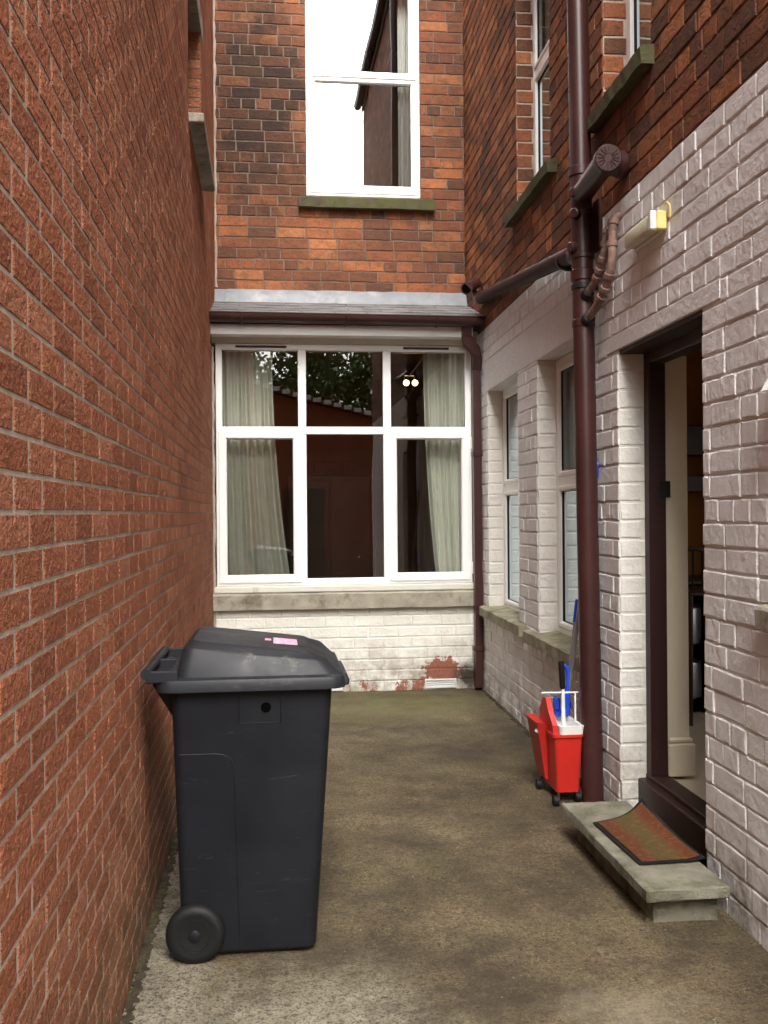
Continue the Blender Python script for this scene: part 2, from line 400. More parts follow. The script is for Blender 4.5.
    def wall(s, M, s0, s1, z0, z1, course, L, jt, pr, ch, jit, holes=(), zph=0, bond='garden', mi=(0, 1), hi=None, flip=None, jtp=None, relief=None, pfill=False):
        if flip is None: flip = M.to_3x3().determinant() > 0
        s.sheet(M, s0, s1, z0, z1, holes, mi[1], flip)
        k0 = math.floor((z0 - zph) / course) - 1; k1 = math.ceil((z1 - zph) / course) + 1
        for k in range(k0, k1):
            a = zph + k * course + jt / 2; b = a + course - jt
            a = max(a, z0); b = min(b, z1)
            if b - a < .012: continue
            # horizontal intervals free of holes for this course; a hole narrower than the course height clips z
            segs = [(s0, s1, a, b)]
            for h in holes:
                new = []
                for (p, q, u, w) in segs:
                    if h[1] <= p or h[0] >= q or h[3] <= u or h[2] >= w: new.append((p, q, u, w)); continue
                    if h[0] > p: new.append((p, h[0], u, w))
                    if h[1] < q: new.append((h[1], q, u, w))
                    m0, m1 = max(p, h[0]), min(q, h[1])
                    if h[2] - u > .02: new.append((m0, m1, u, h[2]))
                    if w - h[3] > .02: new.append((m0, m1, h[3], w))
                segs = new
            random.seed(k * 131 + int(abs(s0) * 50) + 5); jp = jtp or jt
            if bond == 'garden': ln = L / 2 if k % 5 == 2 else L
            else: ln = L
            off = (L / 2 if k % 2 else 0) + (L / 4 if bond == 'garden' and k % 5 == 2 else 0)
            x = s0 - off + (random.uniform(-.02, .02) if bond == 'garden' else 0); cuts = []
            while x < s1 + L:
                w_ = ln
                if bond == 'garden' and ln == L and random.random() < .16: w_ = L / 2
                cuts.append((x, x + w_)); x += w_
            for (p, q, u, w) in segs:
                for (c0, c1) in cuts:
                    fj = random.choice((.3, .6, .9, 1, 1.1)) if pfill else 1; c0 = c0 + jp / 2; c1 = c1 - jp / 2 * fj
                    e0 = max(c0, p); e1 = min(c1, q)
                    if e1 - e0 < .015: continue
                    H = hi(e0, u) if hi else True
                    s.add(M, e0, e1, u + random.uniform(-jit, jit) * .5, w + random.uniform(-jit, jit) * .5, pr + random.uniform(-jit, jit) * .8, ch, jit if H else 0, mi[0], flip, H, relief(e0) if relief and u < 3.4 else 0)
        random.seed(11)
    def build(s, name, mats, parent, label=None):
        me = bpy.data.meshes.new(name); me.from_pydata(s.v, [], s.f); me.update()
        for k in mats: me.materials.append(MATS[k])
        me.polygons.foreach_set('material_index', s.m)
        at = me.attributes.new('rnd', 'FLOAT_VECTOR', 'POINT'); at.data.foreach_set('vector', [x for t in s.a for x in t])
        o = bpy.data.objects.new(name, me); C.objects.link(o)
        if parent is not None: o.parent = parent; me.transform(Matrix.Translation(-wloc(parent)))
        if label: o['label'] = label
        return o

# ------------------------------------------------------------------ setting: ground
bm = bmesh.new()
xs = [-90, -20, -6, -2] + [-1 + .12 * i for i in range(28)] + [3, 8, 20, 90]
ys = [-90, -30, -8, 0] + [1 + .12 * i for i in range(60)] + [9, 12, 30, 90]
rnd = random.Random(3)
gv = [[bm.verts.new((x, y, (rnd.uniform(-.003, .003) if -1 < x < 2.3 and 1 < y < 8.2 else 0))) for x in xs] for y in ys]
for j in range(len(ys) - 1):
    for i in range(len(xs) - 1): bm.faces.new((gv[j][i], gv[j][i + 1], gv[j + 1][i + 1], gv[j + 1][i]))
o = obj('ground', bm, 'yard_concrete', smooth=60); tag(o, 'stained brown concrete yard floor', kind='structure')
# ------------------------------------------------------------------ the house
house = thing('brick_house', (1.7, 8.5, 0), 'old red brick house with white painted lower side wall and open back door', 'house')
CR = .0913; ZP = 2.18 - 30 * CR; PAINT = ZP + 39 * CR       # course height, phase, top of the white paint
DOOR = (3.54, 4.50, 0, 2.285)
WA = (6.56, 7.59, .70, 2.49); WB = (5.13, 6.03, .70, 2.48)
F1 = (5.68, 6.545, 3.60, 5.35); F2 = (4.04, 4.69, 3.56, 5.35); W0 = (1.6, 2.62, 1.17, 2.4)
far = lambda s_, z_: 2.4 < s_ < 8 and z_ < 5.4
pw = Bricks()
LIN = [(3.38, 4.66, 2.285, 2.36), (5.0, 7.72, 2.48, 2.72)]
for a_ in ((2.6, 7.94, -.02), (-.1, 2.6, -.02)):
    pw.wall(MR, a_[0], a_[1], a_[2], PAINT, CR, .245, .010, .0058, .0048, .0022,
            holes=[(DOOR[0], DOOR[1], -1, DOOR[3]), (WA[0], WA[1], WA[2] - .08, WA[3]), (WB[0], WB[1], WB[2] - .08, WB[3]), W0] + LIN, zph=ZP, mi=(0, 1), hi=far, pfill=True)
pw.build('painted_wall', ['painted_brick', 'painted_brick'], house, 'lower side wall of brick painted white, slightly pink')
uw = Bricks()
uw.wall(MR, -.1, 8.7, PAINT, 8.95, CR, .245, .011, .006, .004, .002, holes=[F1, F2, (1.2, 2.0, 3.56, 5.2)], zph=ZP, mi=(0, 1), hi=far)
uw.build('side_wall', ['old_brick', 'mortar_dark'], house, 'bare orange red brick of the upper side wall')
bw = Bricks()
WM = (.272, 1.315, 4.33, 6.3)
bw.wall(MB, -.75, 1.78, 3.0, 9.4, .0955, .257, .011, .006, .004, .002, holes=[WM], zph=3.48, mi=(0, 1), hi=lambda s_, z_: z_ < 6.4)
bw.build('rear_wall', ['old_brick', 'mortar_dark'], house, 'sooty mottled brick of the upper rear wall')
dw = Bricks()
dw.wall(MY, -.6, 1.76, -.02, .70, .0913, .245, .01, .006, .005, .0016, holes=[(.36, .53, .012, .078), (1.22, 1.49, .012, .088)], zph=-.008, bond='stretch', mi=(0, 1))
dw.build('bay_wall', ['painted_bay', 'painted_bay'], house, 'low white painted wall under the wide window, flaking to bare brick at its foot')
# painted concrete lintels
bm = bmesh.new(); box(bm, 3.378, 4.662, -.12, .0068, 2.285, 2.362, .004, MR); obj('lintel', bm, 'painted_brick', house, 'thin white lintel over the door')
bm = bmesh.new(); box(bm, 4.998, 7.722, -.12, .0065, 2.478, 2.723, .004, MR); obj('lintel', bm, 'painted_brick', house, 'deep smooth white lintel over the two side windows')

def reveal(M, hole, depth, mi_mat, zph, course, L=.12, jit=.0014, deep=.33):
    """brick faces of the two jambs, and the head, of an opening in wall M; outward y, jambs run to -depth"""
    r = Bricks()
    for (sx, sg) in ((hole[0], 1), (hole[1], -1)):
        # plane through s = sx, spanning out coordinate; local axis = depth into the wall
        o = M @ Vector((sx, 0, 0)); S = (M.to_3x3() @ Vector((0, -1, 0))); n = M.to_3x3() @ Vector((sg, 0, 0))
        R = frameM(o, S, n)
        r.wall(R, .0, depth, max(hole[2], -.02), hole[3], course, .225, .011, .005, .004, jit, zph=zph, bond='stretch', mi=(0, 1))
        r.sheet(R, depth, deep, max(hole[2], -.02), hole[3], [], 1, False)
    # head
    for z, d0 in ((hole[3], 0),):
        b0 = len(r.v)
        for (x, y) in ((hole[0], 0), (hole[1], 0), (hole[1], -.33), (hole[0], -.33)):
            r.v.append(tuple(M @ Vector((x, y, z + .002)))); r.a.append((.5, .5, .5))
        r.f.append([b0, b0 + 1, b0 + 2, b0 + 3]); r.m.append(0)
    return r.build('reveal', mi_mat, house)
reveal(MR, DOOR, .13, ['painted_reveal', 'painted_reveal'], ZP, CR, deep=.235)
reveal(MR, WA, .12, ['painted_reveal', 'painted_reveal'], ZP, CR)
reveal(MR, WB, .12, ['painted_reveal', 'painted_reveal'], ZP, CR)
reveal(MR, W0, .12, ['painted_reveal', 'painted_reveal'], ZP, CR)
reveal(MR, F1, .12, ['old_brick', 'mortar_light'], ZP, CR)
reveal(MR, F2, .12, ['old_brick', 'mortar_light'], ZP, CR)
reveal(MR, (1.2, 2.0, 3.56, 5.2), .12, ['old_brick', 'mortar_light'], ZP, CR)
reveal(MB, WM, .1, ['old_brick', 'mortar_dark'], 3.48, .0955)

def stone_sill(name, M, s0, s1, z0, z1, pd, mat, label, parent, inn=.12, jag=.003):
    bm = bmesh.new(); n = 14
    prev = None
    rr = random.Random(int(s0 * 100))
    for i in range(n + 1):
        s_ = s0 + (s1 - s0) * i / n; j = lambda: rr.uniform(-jag, jag)
        pts = [(s_, -inn, z0 + .0), (s_, pd + j(), z0 + j()), (s_, pd + .003 + j(), z1 - .012 + j()), (s_, pd - .008 + j(), z1 - .004 + j()), (s_, -inn, z1 + .012)]
        rg = ring(bm, [M @ Vector(p) for p in pts])
        if prev: bridge(bm, prev, rg)
        else: cap(bm, rg)
        prev = rg
    cap(bm, prev)
    return obj(name, bm, mat, parent, label)

def side_window(hole, M, trans, label, refl='pane_glass', blind=True, sill=None, d=-.12, name='window', sash_open=True):
    """white uPVC window set back in the wall: fixed top light and lower light"""
    s0, s1, z0, z1 = hole
    bm = bmesh.new()
    z0 = z0 + .004
    sweep_rect(bm, s0 + .004, s1 - .004, z0, z1 - .004, frame_prof(.045, d - .06, d), M)
    if trans: box(bm, s0 + .055, s1 - .055, d - .06, d - .003, trans - .035, trans + .035, .005, M)
    w = obj(name, bm, 'upvc', house, label)
    bm = bmesh.new(); zz = [(z0, trans or z1)] + ([(trans, z1)] if trans else [])
    for k, (a, b_) in enumerate(zz):
        i0 = .055 if k == 0 else .035; i1 = .035 if (k == 0 and trans) else .055
        sweep_rect(bm, s0 + .042, s1 - .042, a + i0 - .006, b_ - i1 + .006, frame_prof(.036, d - .045, d + .003), M)
        bg_ = bmesh.new(); sweep_rect(bg_, s0 + .076, s1 - .076, a + i0 + .028, b_ - i1 - .028, [(0, d - .024), (0, d - .013), (.006, d - .016), (.006, d - .024)], M); obj('gasket', bg_, 'rubber_black', w)
        bm2 = bmesh.new(); quad(bm2, s0 + .075, s1 - .075, a + i0 + .025, b_ - i1 - .025, d - .022, M); obj('pane', bm2, refl, w)
    obj('sash', bm, 'upvc', w)
    if blind:
        bm = bmesh.new()
        n = 60
        prev = None
        for i in range(n + 1):
            x = s0 + .05 + (s1 - s0 - .1) * i / n; y = d - .085 + .012 * math.sin(i * 1.1) + .005 * math.sin(i * .37)
            rg = [bm.verts.new(M @ Vector((x, y, z0 + .02))), bm.verts.new(M @ Vector((x, y, z1 - .02)))]
            if prev: bm.faces.new((prev[0], rg[0], rg[1], prev[1]))
            prev = rg
        return w, bm
    return w, None
def curtain_thing(bm, loc, mat, label, cat='curtain', name='curtain'):
    o = obj(name, bm, mat, None, None, 80); tag(o, label, cat); return o
w, c1 = side_window(WA, MR, 1.69, 'far white side window on the ground floor', 'pane_glass')
stone_sill('sill', MR, 6.37, 7.74, .64, .72, .055, 'sill_worn', 'worn cream sill of the far side window', w)
curtain_thing(c1, 0, 'blind_cloth', 'pale grey net blind behind the far ground floor side window', 'blind', 'net_blind')
w, c2 = side_window(WB, MR, 1.69, 'near white side window on the ground floor, half hidden by the brown pipe', 'pane_glass')
stone_sill('sill', MR, 5.02, 6.24, .62, .705, .055, 'sill_worn', 'worn cream sill of the nearer side window', w)
curtain_thing(c2, 0, 'blind_cloth', 'pale grey net blind behind the side window nearest the brown soil pipe', 'blind', 'net_blind')
w, c3 = side_window((W0[0], W0[1], 1.19, W0[3]), MR, None, None, 'pane_glass')
stone_sill('sill', MR, 1.65, 3.035, 1.10, 1.178, .055, 'sill_stone', 'end of a stone sill at the right edge', w)
curtain_thing(c3, 0, 'blind_cloth', 'pale blind in the window over the sill at the right edge', 'blind', 'net_blind')
w, c4 = side_window(F1, MR, 4.56, 'upper side window nearer the house corner', 'pane_glass', sash_open=False)
stone_sill('sill', MR, 5.52, 6.64, 3.525, 3.60, .07, 'sill_mossy', 'mossy sill of the upper window nearer the corner', w)
curtain_thing(c4, 0, 'net_cloth', 'white net curtain behind the upper side window nearer the house corner', 'curtain', 'net_curtain')
w, c5 = side_window(F2, MR, 4.5, 'upper side window right of the soil pipe', 'pane_glass')
stone_sill('sill', MR, 4.0, 4.78, 3.455, 3.54, .065, 'sill_mossy', 'mossy sill right of the soil pipe', w)
curtain_thing(c5, 0, 'net_cloth', 'white net curtain behind the upper window right of the soil pipe', 'curtain', 'net_curtain')
w, c6 = side_window((1.2, 2.0, 3.56, 5.2), MR, 4.4, None, 'pane_glass'); c6.free()

# --- main rear sash window
s0, s1, z0, z1 = WM
bm = bmesh.new()
sweep_rect(bm, s0 + .003, s1 - .003, z0 + .02, z1 - .003, frame_prof(.045, -.09, -.012), MB)
w = obj('window', bm, 'upvc', house, 'tall white sash window in the rear wall')
bm = bmesh.new(); sweep_rect(bm, s0 + .04, s1 - .04, 5.44, z1 - .04, frame_prof(.058, -.07, -.028), MB); u_ = obj('sash', bm, 'upvc', w, 'upper sash')
bm = bmesh.new(); quad(bm, s0 + .09, s1 - .09, 5.49, z1 - .08, -.05, MB); obj('pane', bm, 'coated_glass', w)
bm = bmesh.new(); sweep_rect(bm, s0 + .035, s1 - .035, z0 + .045, 5.43, frame_prof(.05, -.055, -.006), MB); box(bm, s0 + .07, s1 - .07, -.05, -.009, z0 + .08, z0 + .125, .004, MB)
box(bm, s0 + .04, s1 - .04, -.012, .002, 5.425, 5.435, .001, MB)
for sx in (s0 + .07, s1 - .07): tube(bm, [MB @ Vector((sx, -.012, z0 + .105)), MB @ Vector((sx, .004, z0 + .105))], .008, 10)
obj('sash', bm, 'upvc', w, 'lower sash')
bm = bmesh.new(); quad(bm, s0 + .08, s1 - .08, z0 + .1, 5.375, -.03, MB); obj('pane', bm, 'coated_glass', w)
stone_sill('sill', MB, .205, 1.43, 4.225, 4.325, .075, 'sill_mossy', 'green mossy sill under the sash window', w)
def drape(x0, x1, y, z0, z1, amp, waves, bx0=None, bx1=None, seed=1):
    bm = bmesh.new(); n = 90; rr = random.Random(seed); ph = [rr.uniform(0, 6) for _ in range(4)]
    rows = []; K = 10
    for k in range(K + 1):
        t = k / K; z = z1 + (z0 - z1) * t; e = t * t
        a0 = x0 + ((bx0 if bx0 is not None else x0) - x0) * e; a1 = x1 + ((bx1 if bx1 is not None else x1) - x1) * e
        rows.append([bm.verts.new((a0 + (a1 - a0) * i / n, y + amp * (math.sin(i / n * waves * 2 * PI + ph[0] + .3 * t) * .7 + math.sin(i / n * waves * 4.3 + ph[1] + .8 * t) * .4), z)) for i in range(n + 1)])
    for k in range(K):
        for i in range(n): bm.faces.new((rows[k][i], rows[k][i + 1], rows[k + 1][i + 1], rows[k + 1][i]))
    return bm
curtain_thing(drape(1.13, 1.34, 8.70, 4.3, 6.3, .02, 5), 0, 'net_cloth', 'grey white curtain at the right inside the rear upper sash window')

# --- ground-floor bay: wide window of six lights
x0, x1 = -.505, 1.642
bm = bmesh.new()
WY = -.02
sweep_rect(bm, x0, x1, .893, 2.905, frame_prof(.055, -.09, WY), MY)
TR = 2.185
box(bm, x0 + .05, x1 - .05, -.09, WY - .002, TR - .032, TR + .032, .005, MY)
for mx in (.207, .92):
    box(bm, mx - .034, mx + .034, -.09, WY - .004, .94, TR - .03, .005, MY)
    box(bm, mx - .034, mx + .034, -.09, WY - .004, TR + .03, 2.86, .005, MY)
w = obj('window', bm, 'upvc', house, 'wide white six light window')
bm = bmesh.new()
bm.free()
for (a, b_) in ((x0 + .02, .207 - .012), (.92 + .012, x1 - .02)):
    bm = bmesh.new(); sweep_rect(bm, a, b_, .918, TR - .004, frame_prof(.068, -.07, WY + .018), MY); obj('casement', bm, 'upvc', w)
lights = [(x0 + .06, .173, TR + .032, 2.85), (.241, .886, TR + .032, 2.85), (.954, x1 - .055, TR + .032, 2.85), (x0 + .085, .13, .98, TR - .07), (.241, .886, .945, TR - .032), (1.0, x1 - .085, .98, TR - .07)]
for l in lights:
    bm = bmesh.new(); quad(bm, l[0] - .01, l[1] + .01, l[2] - .01, l[3] + .01, -.05, MY); obj('pane', bm, 'bay_glass', w)
bm = bmesh.new()
for l in lights: sweep_rect(bm, l[0] - .004, l[1] + .004, l[2] - .004, l[3] + .004, [(0, -.05), (0, WY - .012), (.006, WY - .018), (.006, -.05)], MY)
obj('gasket', bm, 'rubber_black', w)
bm = bmesh.new(); box(bm, -.34, .08, WY - .003, WY + .012, 2.872, 2.889, .003, MY); obj('trickle_vent', bm, 'brown_wood', w)
bm = bmesh.new(); box(bm, 1.06, 1.45, WY - .003, WY + .012, 2.872, 2.889, .003, MY); obj('trickle_vent', bm, 'brown_wood', w)
for zz_ in (1.02, 2.08):
    bm = bmesh.new(); box(bm, x1 - .012, x1 + .012, WY - .01, WY + .03, zz_ - .05, zz_ + .05, .005, MY); obj('hinge', bm, 'upvc', w)
bm = bmesh.new(); box(bm, x0 - .03, x1 + .03, -.1, .03, .838, .892, .008, MY); obj('sub_sill', bm, 'painted_board', w, 'cream painted board under the window')
stone_sill('sill', MY, -.56, 1.665, .702, .836, .06, 'sill_stone', 'long stone sill on the low wall', w)
# head board, soffit, fascia
bm = bmesh.new()
box(bm, -.56, 1.70, -.1, -.012, 2.907, 3.04, .003, MY)
obj('head_board', bm, 'painted_board', house)
bm = bmesh.new(); box(bm, -.55, 1.62, .14, .175, 2.945, 3.03, .004, MY); box(bm, -.55, 1.62, -.012, .14, 2.955, 2.972, .002, MY)
obj('fascia', bm, 'upvc', house, 'white fascia board over the wide window')
bm = bmesh.new(); box(bm, -.56, 1.70, -.3, .165, 3.031, 3.075, .002, MY)
obj('eaves_board', bm, 'brown_wood', house)
# roof of the bay: slates + lead flashing
rf = bmesh.new()
ang = math.atan2(.285, .86)
RM = Matrix.Translation((0, 7.69, 3.10)) @ Matrix.Rotation(ang, 4, 'X')
box(rf, -.57, 1.72, -.0, .93, -.03, -.004, 0, RM)
rr = random.Random(5)
for row in range(5):
    yy = .19 * row; n = 9; off = .13 if row % 2 else 0
    for i in range(n + 1):
        a = -.57 + .262 * i - off; b_ = a + .256
        a = max(a, -.57); b_ = min(b_, 1.71)
        if b_ - a < .03: continue
        T = RM @ Matrix.Translation((0, yy - .01, .004 + rr.uniform(0, .002))) @ Matrix.Rotation(-.035, 4, 'X')
        box(rf, a, b_, 0, .32, 0, .007, .0015, T)
roof = obj('roof', rf, 'slate', house, 'small lean to roof of grey slates')
bm = bmesh.new(); n = 40; prev = None
for i in range(n + 1):
    x = -.575 + 2.295 * i / n; j = lambda a=.005: rr.uniform(-a, a)
    pts = [(x, 8.555, 3.35), (x, 8.535, 3.482 + j(.003)), (x, 8.512, 3.486 + j(.003)), (x, 8.49, 3.465 + j()), (x, 8.46, 3.42 + j()), (x, 8.445 + j(.006), 3.385 + j()), (x, 8.43 + j(.008), 3.34)]
    rg = ring(bm, pts)
    if prev: bridge(bm, prev, rg)
    else: cap(bm, rg)
    prev = rg
cap(bm, prev); obj('flashing', bm, 'lead', roof, 'grey lead strip', 50)
# gutter with its lip, brackets
def gutter_mesh(p0, p1, r, out_dir):
    bm = bmesh.new(); p0 = Vector(p0); p1 = Vector(p1); od = Vector(out_dir); up = Vector((0, 0, 1))
    prof = [(-1, 0), (-.97, -.35), (-.75, -.75), (-.3, -1), (.3, -1), (.8, -.75), (.98, -.3), (1, .0), (1.12, .03), (1.12, .12), (.9, .12), (.88, -.25), (.7, -.62), (.25, -.86), (-.25, -.86), (-.65, -.65), (-.86, -.3), (-.88, .05)]
    a = ring(bm, [p0 + od * x * r + up * z * r for x, z in prof]); b_ = ring(bm, [p1 + od * x * r + up * z * r for x, z in prof])
    bridge(bm, a, b_); cap(bm, a); cap(bm, b_); return bm
gut = thing('gutter', (.55, 7.66, 3.0), 'dark brown plastic gutter along the little slate roof', 'gutter')
obj('channel', gutter_mesh((-.56, 7.685, 3.095), (1.705, 7.685, 3.085), .064, (0, -1, 0)), 'brown_plastic', gut, smooth=50)
for gx in (-.28, .56, 1.3):
    bm = bmesh.new(); tube(bm, [(gx, 7.685 + .068 * math.cos(t), 3.09 + .073 * math.sin(t)) for t in [PI + .05 + k * (PI - .1) / 10 for k in range(11)]], .011, 8); obj('bracket', bm, 'brown_plastic', gut)
# square downpipe at the inner corner
dp = thing('downpipe', (1.66, 7.8, 0), 'dark brown square downpipe in the corner beside the wide window', 'drainpipe')
def sqpath(bm, pts, h):
    prev = None
    for p in pts:
        p = Vector(p); rg = ring(bm, [p + Vector((a * h, b2 * h, 0)) for a, b2 in ((-1, -1), (1, -1), (1, 1), (-1, 1))])
        if prev: bridge(bm, prev, rg)
        else: cap(bm, rg)
        prev = rg
    cap(bm, prev)
bm = bmesh.new(); sqpath(bm, [(1.665, 7.83, .03), (1.66, 7.83, 2.0), (1.658, 7.83, 2.74)], .033); obj('pipe', bm, 'brown_plastic', dp)
bm = bmesh.new()
prev = None
for (x, z) in ((1.56, 3.03), (1.56, 2.95), (1.58, 2.90), (1.64, 2.84), (1.66, 2.78), (1.66, 2.68)):
    y = 7.71 + (3.03 - z) * .34
    rg = ring(bm, [Vector((x + a * .037, y + c * .036, z + a * (.02 if 2.8 < z < 2.94 else 0))) for a, c in ((-1, -1), (1, -1), (1, 1), (-1, 1))])
    if prev: bridge(bm, prev, rg)
    else: cap(bm, rg)
    prev = rg
cap(bm, prev); obj('swan_neck', bm, 'brown_plastic', dp)
for z in (1.98, .35):
    bm = bmesh.new(); box(bm, 1.618, 1.702, 7.79, 7.875, z - .02, z + .02, .004); obj('collar', bm, 'brown_plastic', dp)
# air vents low in the bay wall
for (a, b_, k) in ((.362, .528, 'white louvred air vent at the bin side of the low wall'), (1.222, 1.488, 'white louvred air vent by the flaking paint')):
    v = thing('air_vent', ((a + b_) / 2, 7.93, .012), k, 'air vent', 'white air vents at the foot of the low wall')
    bm = bmesh.new(); sweep_rect(bm, a, b_, .012, .088, [(0, -.02), (0, .014), (.008, .016), (.012, -.02)], MY); obj('frame', bm, 'white_plastic', v)
    bm = bmesh.new()
    for q in range(4): box(bm, a + .01, b_ - .01, -.012, .010, .022 + q * .016, .0325 + q * .016, .002, MY)
    obj('louvre', bm, 'white_plastic', v)
    
# --- interior of the room behind the wide window
bm = bmesh.new()
def ib(bm, x0, x1, y0, y1, z0, z1):
    vs = [bm.verts.new(p) for p in ((x0, y0, z0), (x1, y0, z0), (x1, y1, z0), (x0, y1, z0), (x0, y0, z1), (x1, y0, z1), (x1, y1, z1), (x0, y1, z1))]
    for f in ((0, 1, 2, 3), (7, 6, 5, 4), (1, 5, 6, 2), (3, 2, 6, 7), (0, 4, 5, 1)): bm.faces.new([vs[i] for i in f])   # one side left open where asked
    return vs
vs = ib(bm, -.6, 2.3, 8.05, 11.3, .2, 3.08); bm.faces.new([vs[i] for i in (0, 3, 7, 4)])
# open the window side
for f in list(bm.faces):
    if all(abs(v.co.y - 8.05) < .01 for v in f.verts): bm.faces.remove(f)
obj('room_shell', bm, 'room_wall', house, recalc=False)
bm = bmesh.new(); box(bm, .32, 1.14, 11.2, 11.29, .2, 2.25, .01)
for (a, b_, c, d) in ((.42, .7, .35, 1.0), (.76, 1.04, .35, 1.0), (.42, .7, 1.15, 2.1), (.76, 1.04, 1.15, 2.1)): box(bm, a, b_, 11.185, 11.21, c, d, .01)
o = obj('inner_door', bm, 'dark_wood', house)
bm = bmesh.new()
t = thing('sideboard', (.5, 10.4, .2), 'dark wooden cupboard in the dim room behind the wide window', 'cupboard')
box(bm, .1, 1.0, 10.2, 10.62, .25, 1.9, .01); obj('carcass', bm, 'dark_wood', t)
for sx in (.12, .56):
    bm = bmesh.new(); box(bm, sx, sx + .42, 10.17, 10.197, .3, 1.85, .006); dd = obj('door', bm, 'dark_wood', t)
bm = bmesh.new(); tube(bm, [(.86, 10.165, 1.02), (.86, 10.14, 1.02)], .012, 10); obj('knob', bm, 'steel', t)
curtain_thing(drape(-.47, -.04, 8.12, .95, 2.87, .032, 7, -.47, .10, 2), 0, 'curtain_cloth', 'pale sage curtain hanging at the left side of the wide window')
curtain_thing(drape(1.26, 1.63, 8.12, .95, 2.87, .03, 6, 1.36, 1.63, 4), 0, 'curtain_cloth', 'pale sage curtain hanging at the right side of the wide window')
t = thing('ceiling_lamp', (1.30, 9.05, 2.72), 'lit lamp with two glowing bulbs inside the wide window', 'lamp')
for bx in (1.235, 1.32):
    bm = bmesh.new(); bmesh.ops.create_uvsphere(bm, u_segments=16, v_segments=10, radius=.028); bmesh.ops.transform(bm, matrix=Matrix.Translation((bx, 9.05, 2.74)), verts=bm.verts); obj('bulb', bm, 'bulb', t, smooth=80)
bm = bmesh.new(); tube(bm, [(1.26, 9.05, 2.8), (1.47, 9.05, 3.08)], .008, 8); tube(bm, [(1.215, 9.05, 2.775), (1.22, 9.05, 2.81), (1.31, 9.05, 2.81), (1.315, 9.05, 2.775)], .006, 8); obj('stem', bm, 'steel', t)
# rooms behind the other windows (dim boxes so panes are not hollow)
for (a, b_, c, d) in ((5.5, 6.9, 3.3, 5.6), (3.95, 4.9, 3.3, 5.6), (1.0, 2.2, 3.3, 5.4), (1.6, 3.0, .9, 2.6)):
    bm = bmesh.new()
    for P in (((a, -1.6, c), (b_, -1.6, c), (b_, -1.6, d), (a, -1.6, d)), ((a, -.3, c), (a, -1.6, c), (a, -1.6, d), (a, -.3, d)), ((b_, -.3, c), (b_, -1.6, c), (b_, -1.6, d), (b_, -.3, d)), ((a, -.3, c), (b_, -.3, c), (b_, -1.6, c), (a, -1.6, c)), ((a, -.3, d), (b_, -.3, d), (b_, -1.6, d), (a, -1.6, d))):
        bm.faces.new(ring(bm, [MR @ Vector(p) for p in P]))
    obj('room_interior', bm, 'room_wall', house, recalc=False)
bm = bmesh.new()
a, b_, c, d = 0, 2.2, 4.0, 6.6
for P in (((a, -1.9, c), (b_, -1.9, c), (b_, -1.9, d), (a, -1.9, d)), ((a, -.3, c), (a, -1.9, c), (a, -1.9, d), (a, -.3, d)), ((b_, -.3, c), (b_, -1.9, c), (b_, -1.9, d), (b_, -.3, d)), ((a, -.3, c), (b_, -.3, c), (b_, -1.9, c), (a, -1.9, c)), ((a, -.3, d), (b_, -.3, d), (b_, -1.9, d), (a, -1.9, d))):
    bm.faces.new(ring(bm, [MB @ Vector(p) for p in P]))
obj('room_interior', bm, 'room_wall', house, recalc=False)

# --- back door: frame, threshold, lining
bm = bmesh.new()
FD = -.125
d0, d1, _, dz = DOOR
box(bm, d1 - .07, d1 - .002, FD - .085, FD, .20, dz - .003, .005, MR)
box(bm, d0 + .002, d0 + .07, FD - .085, FD, .20, dz - .003, .005, MR)
box(bm, d0 + .07, d1 - .07, FD - .085, FD, dz - .075, dz - .003, .005, MR)
df = obj('door_frame', bm, 'brown_wood', house, 'dark brown timber frame of the open back door')
bm = bmesh.new(); box(bm, d0 + .004, d1 - .004, FD - .09, FD + .045, .06, .188, .006, MR)
vs = box(bm, d0 + .004, d1 - .004, FD - .09, FD + .005, .186, .21, .004, MR); obj('threshold', bm, 'brown_wood', df)
bm = bmesh.new(); box(bm, d0 + .002, d1 - .002, FD + .001, -.006, dz - .02, dz - .001, .002, MR); obj('head_lining', bm, 'brown_wood', df)
bm = bmesh.new(); box(bm, d1 - .074, d1 - .055, FD - .105, FD - .055, 1.56, 1.64, .003, MR); obj('latch_plate', bm, 'dark_metal', df)
bm = bmesh.new(); box(bm, d1 - .05, d1 - .004, FD - .2, FD - .088, .2, 2.25, .003, MR); box(bm, d1 - .065, d1 - .01, FD - .225, FD - .09, .2, .36, .006, MR); box(bm, d1 - .06, d1 - .01, FD - .215, FD - .09, .36, .39, .01, MR)
obj('door_lining', bm, 'cream_paint', house, 'cream lining with a moulded plinth inside the door')
# the door leaf itself, swung inwards against the near side
dr = bmesh.new(); box(dr, d0 + .08, d0 + .125, FD - .88, FD - .09, .22, 2.2, .004, MR); leaf = obj('door', dr, 'brown_wood', house, 'door leaf swung inwards')
bm = bmesh.new(); tube(bm, [MR @ Vector((d0 + .13, FD - .8, 1.2)), MR @ Vector((d0 + .17, FD - .8, 1.2)), MR @ Vector((d0 + .17, FD - .7, 1.2))], .009, 10); obj('handle', bm, 'steel', leaf)
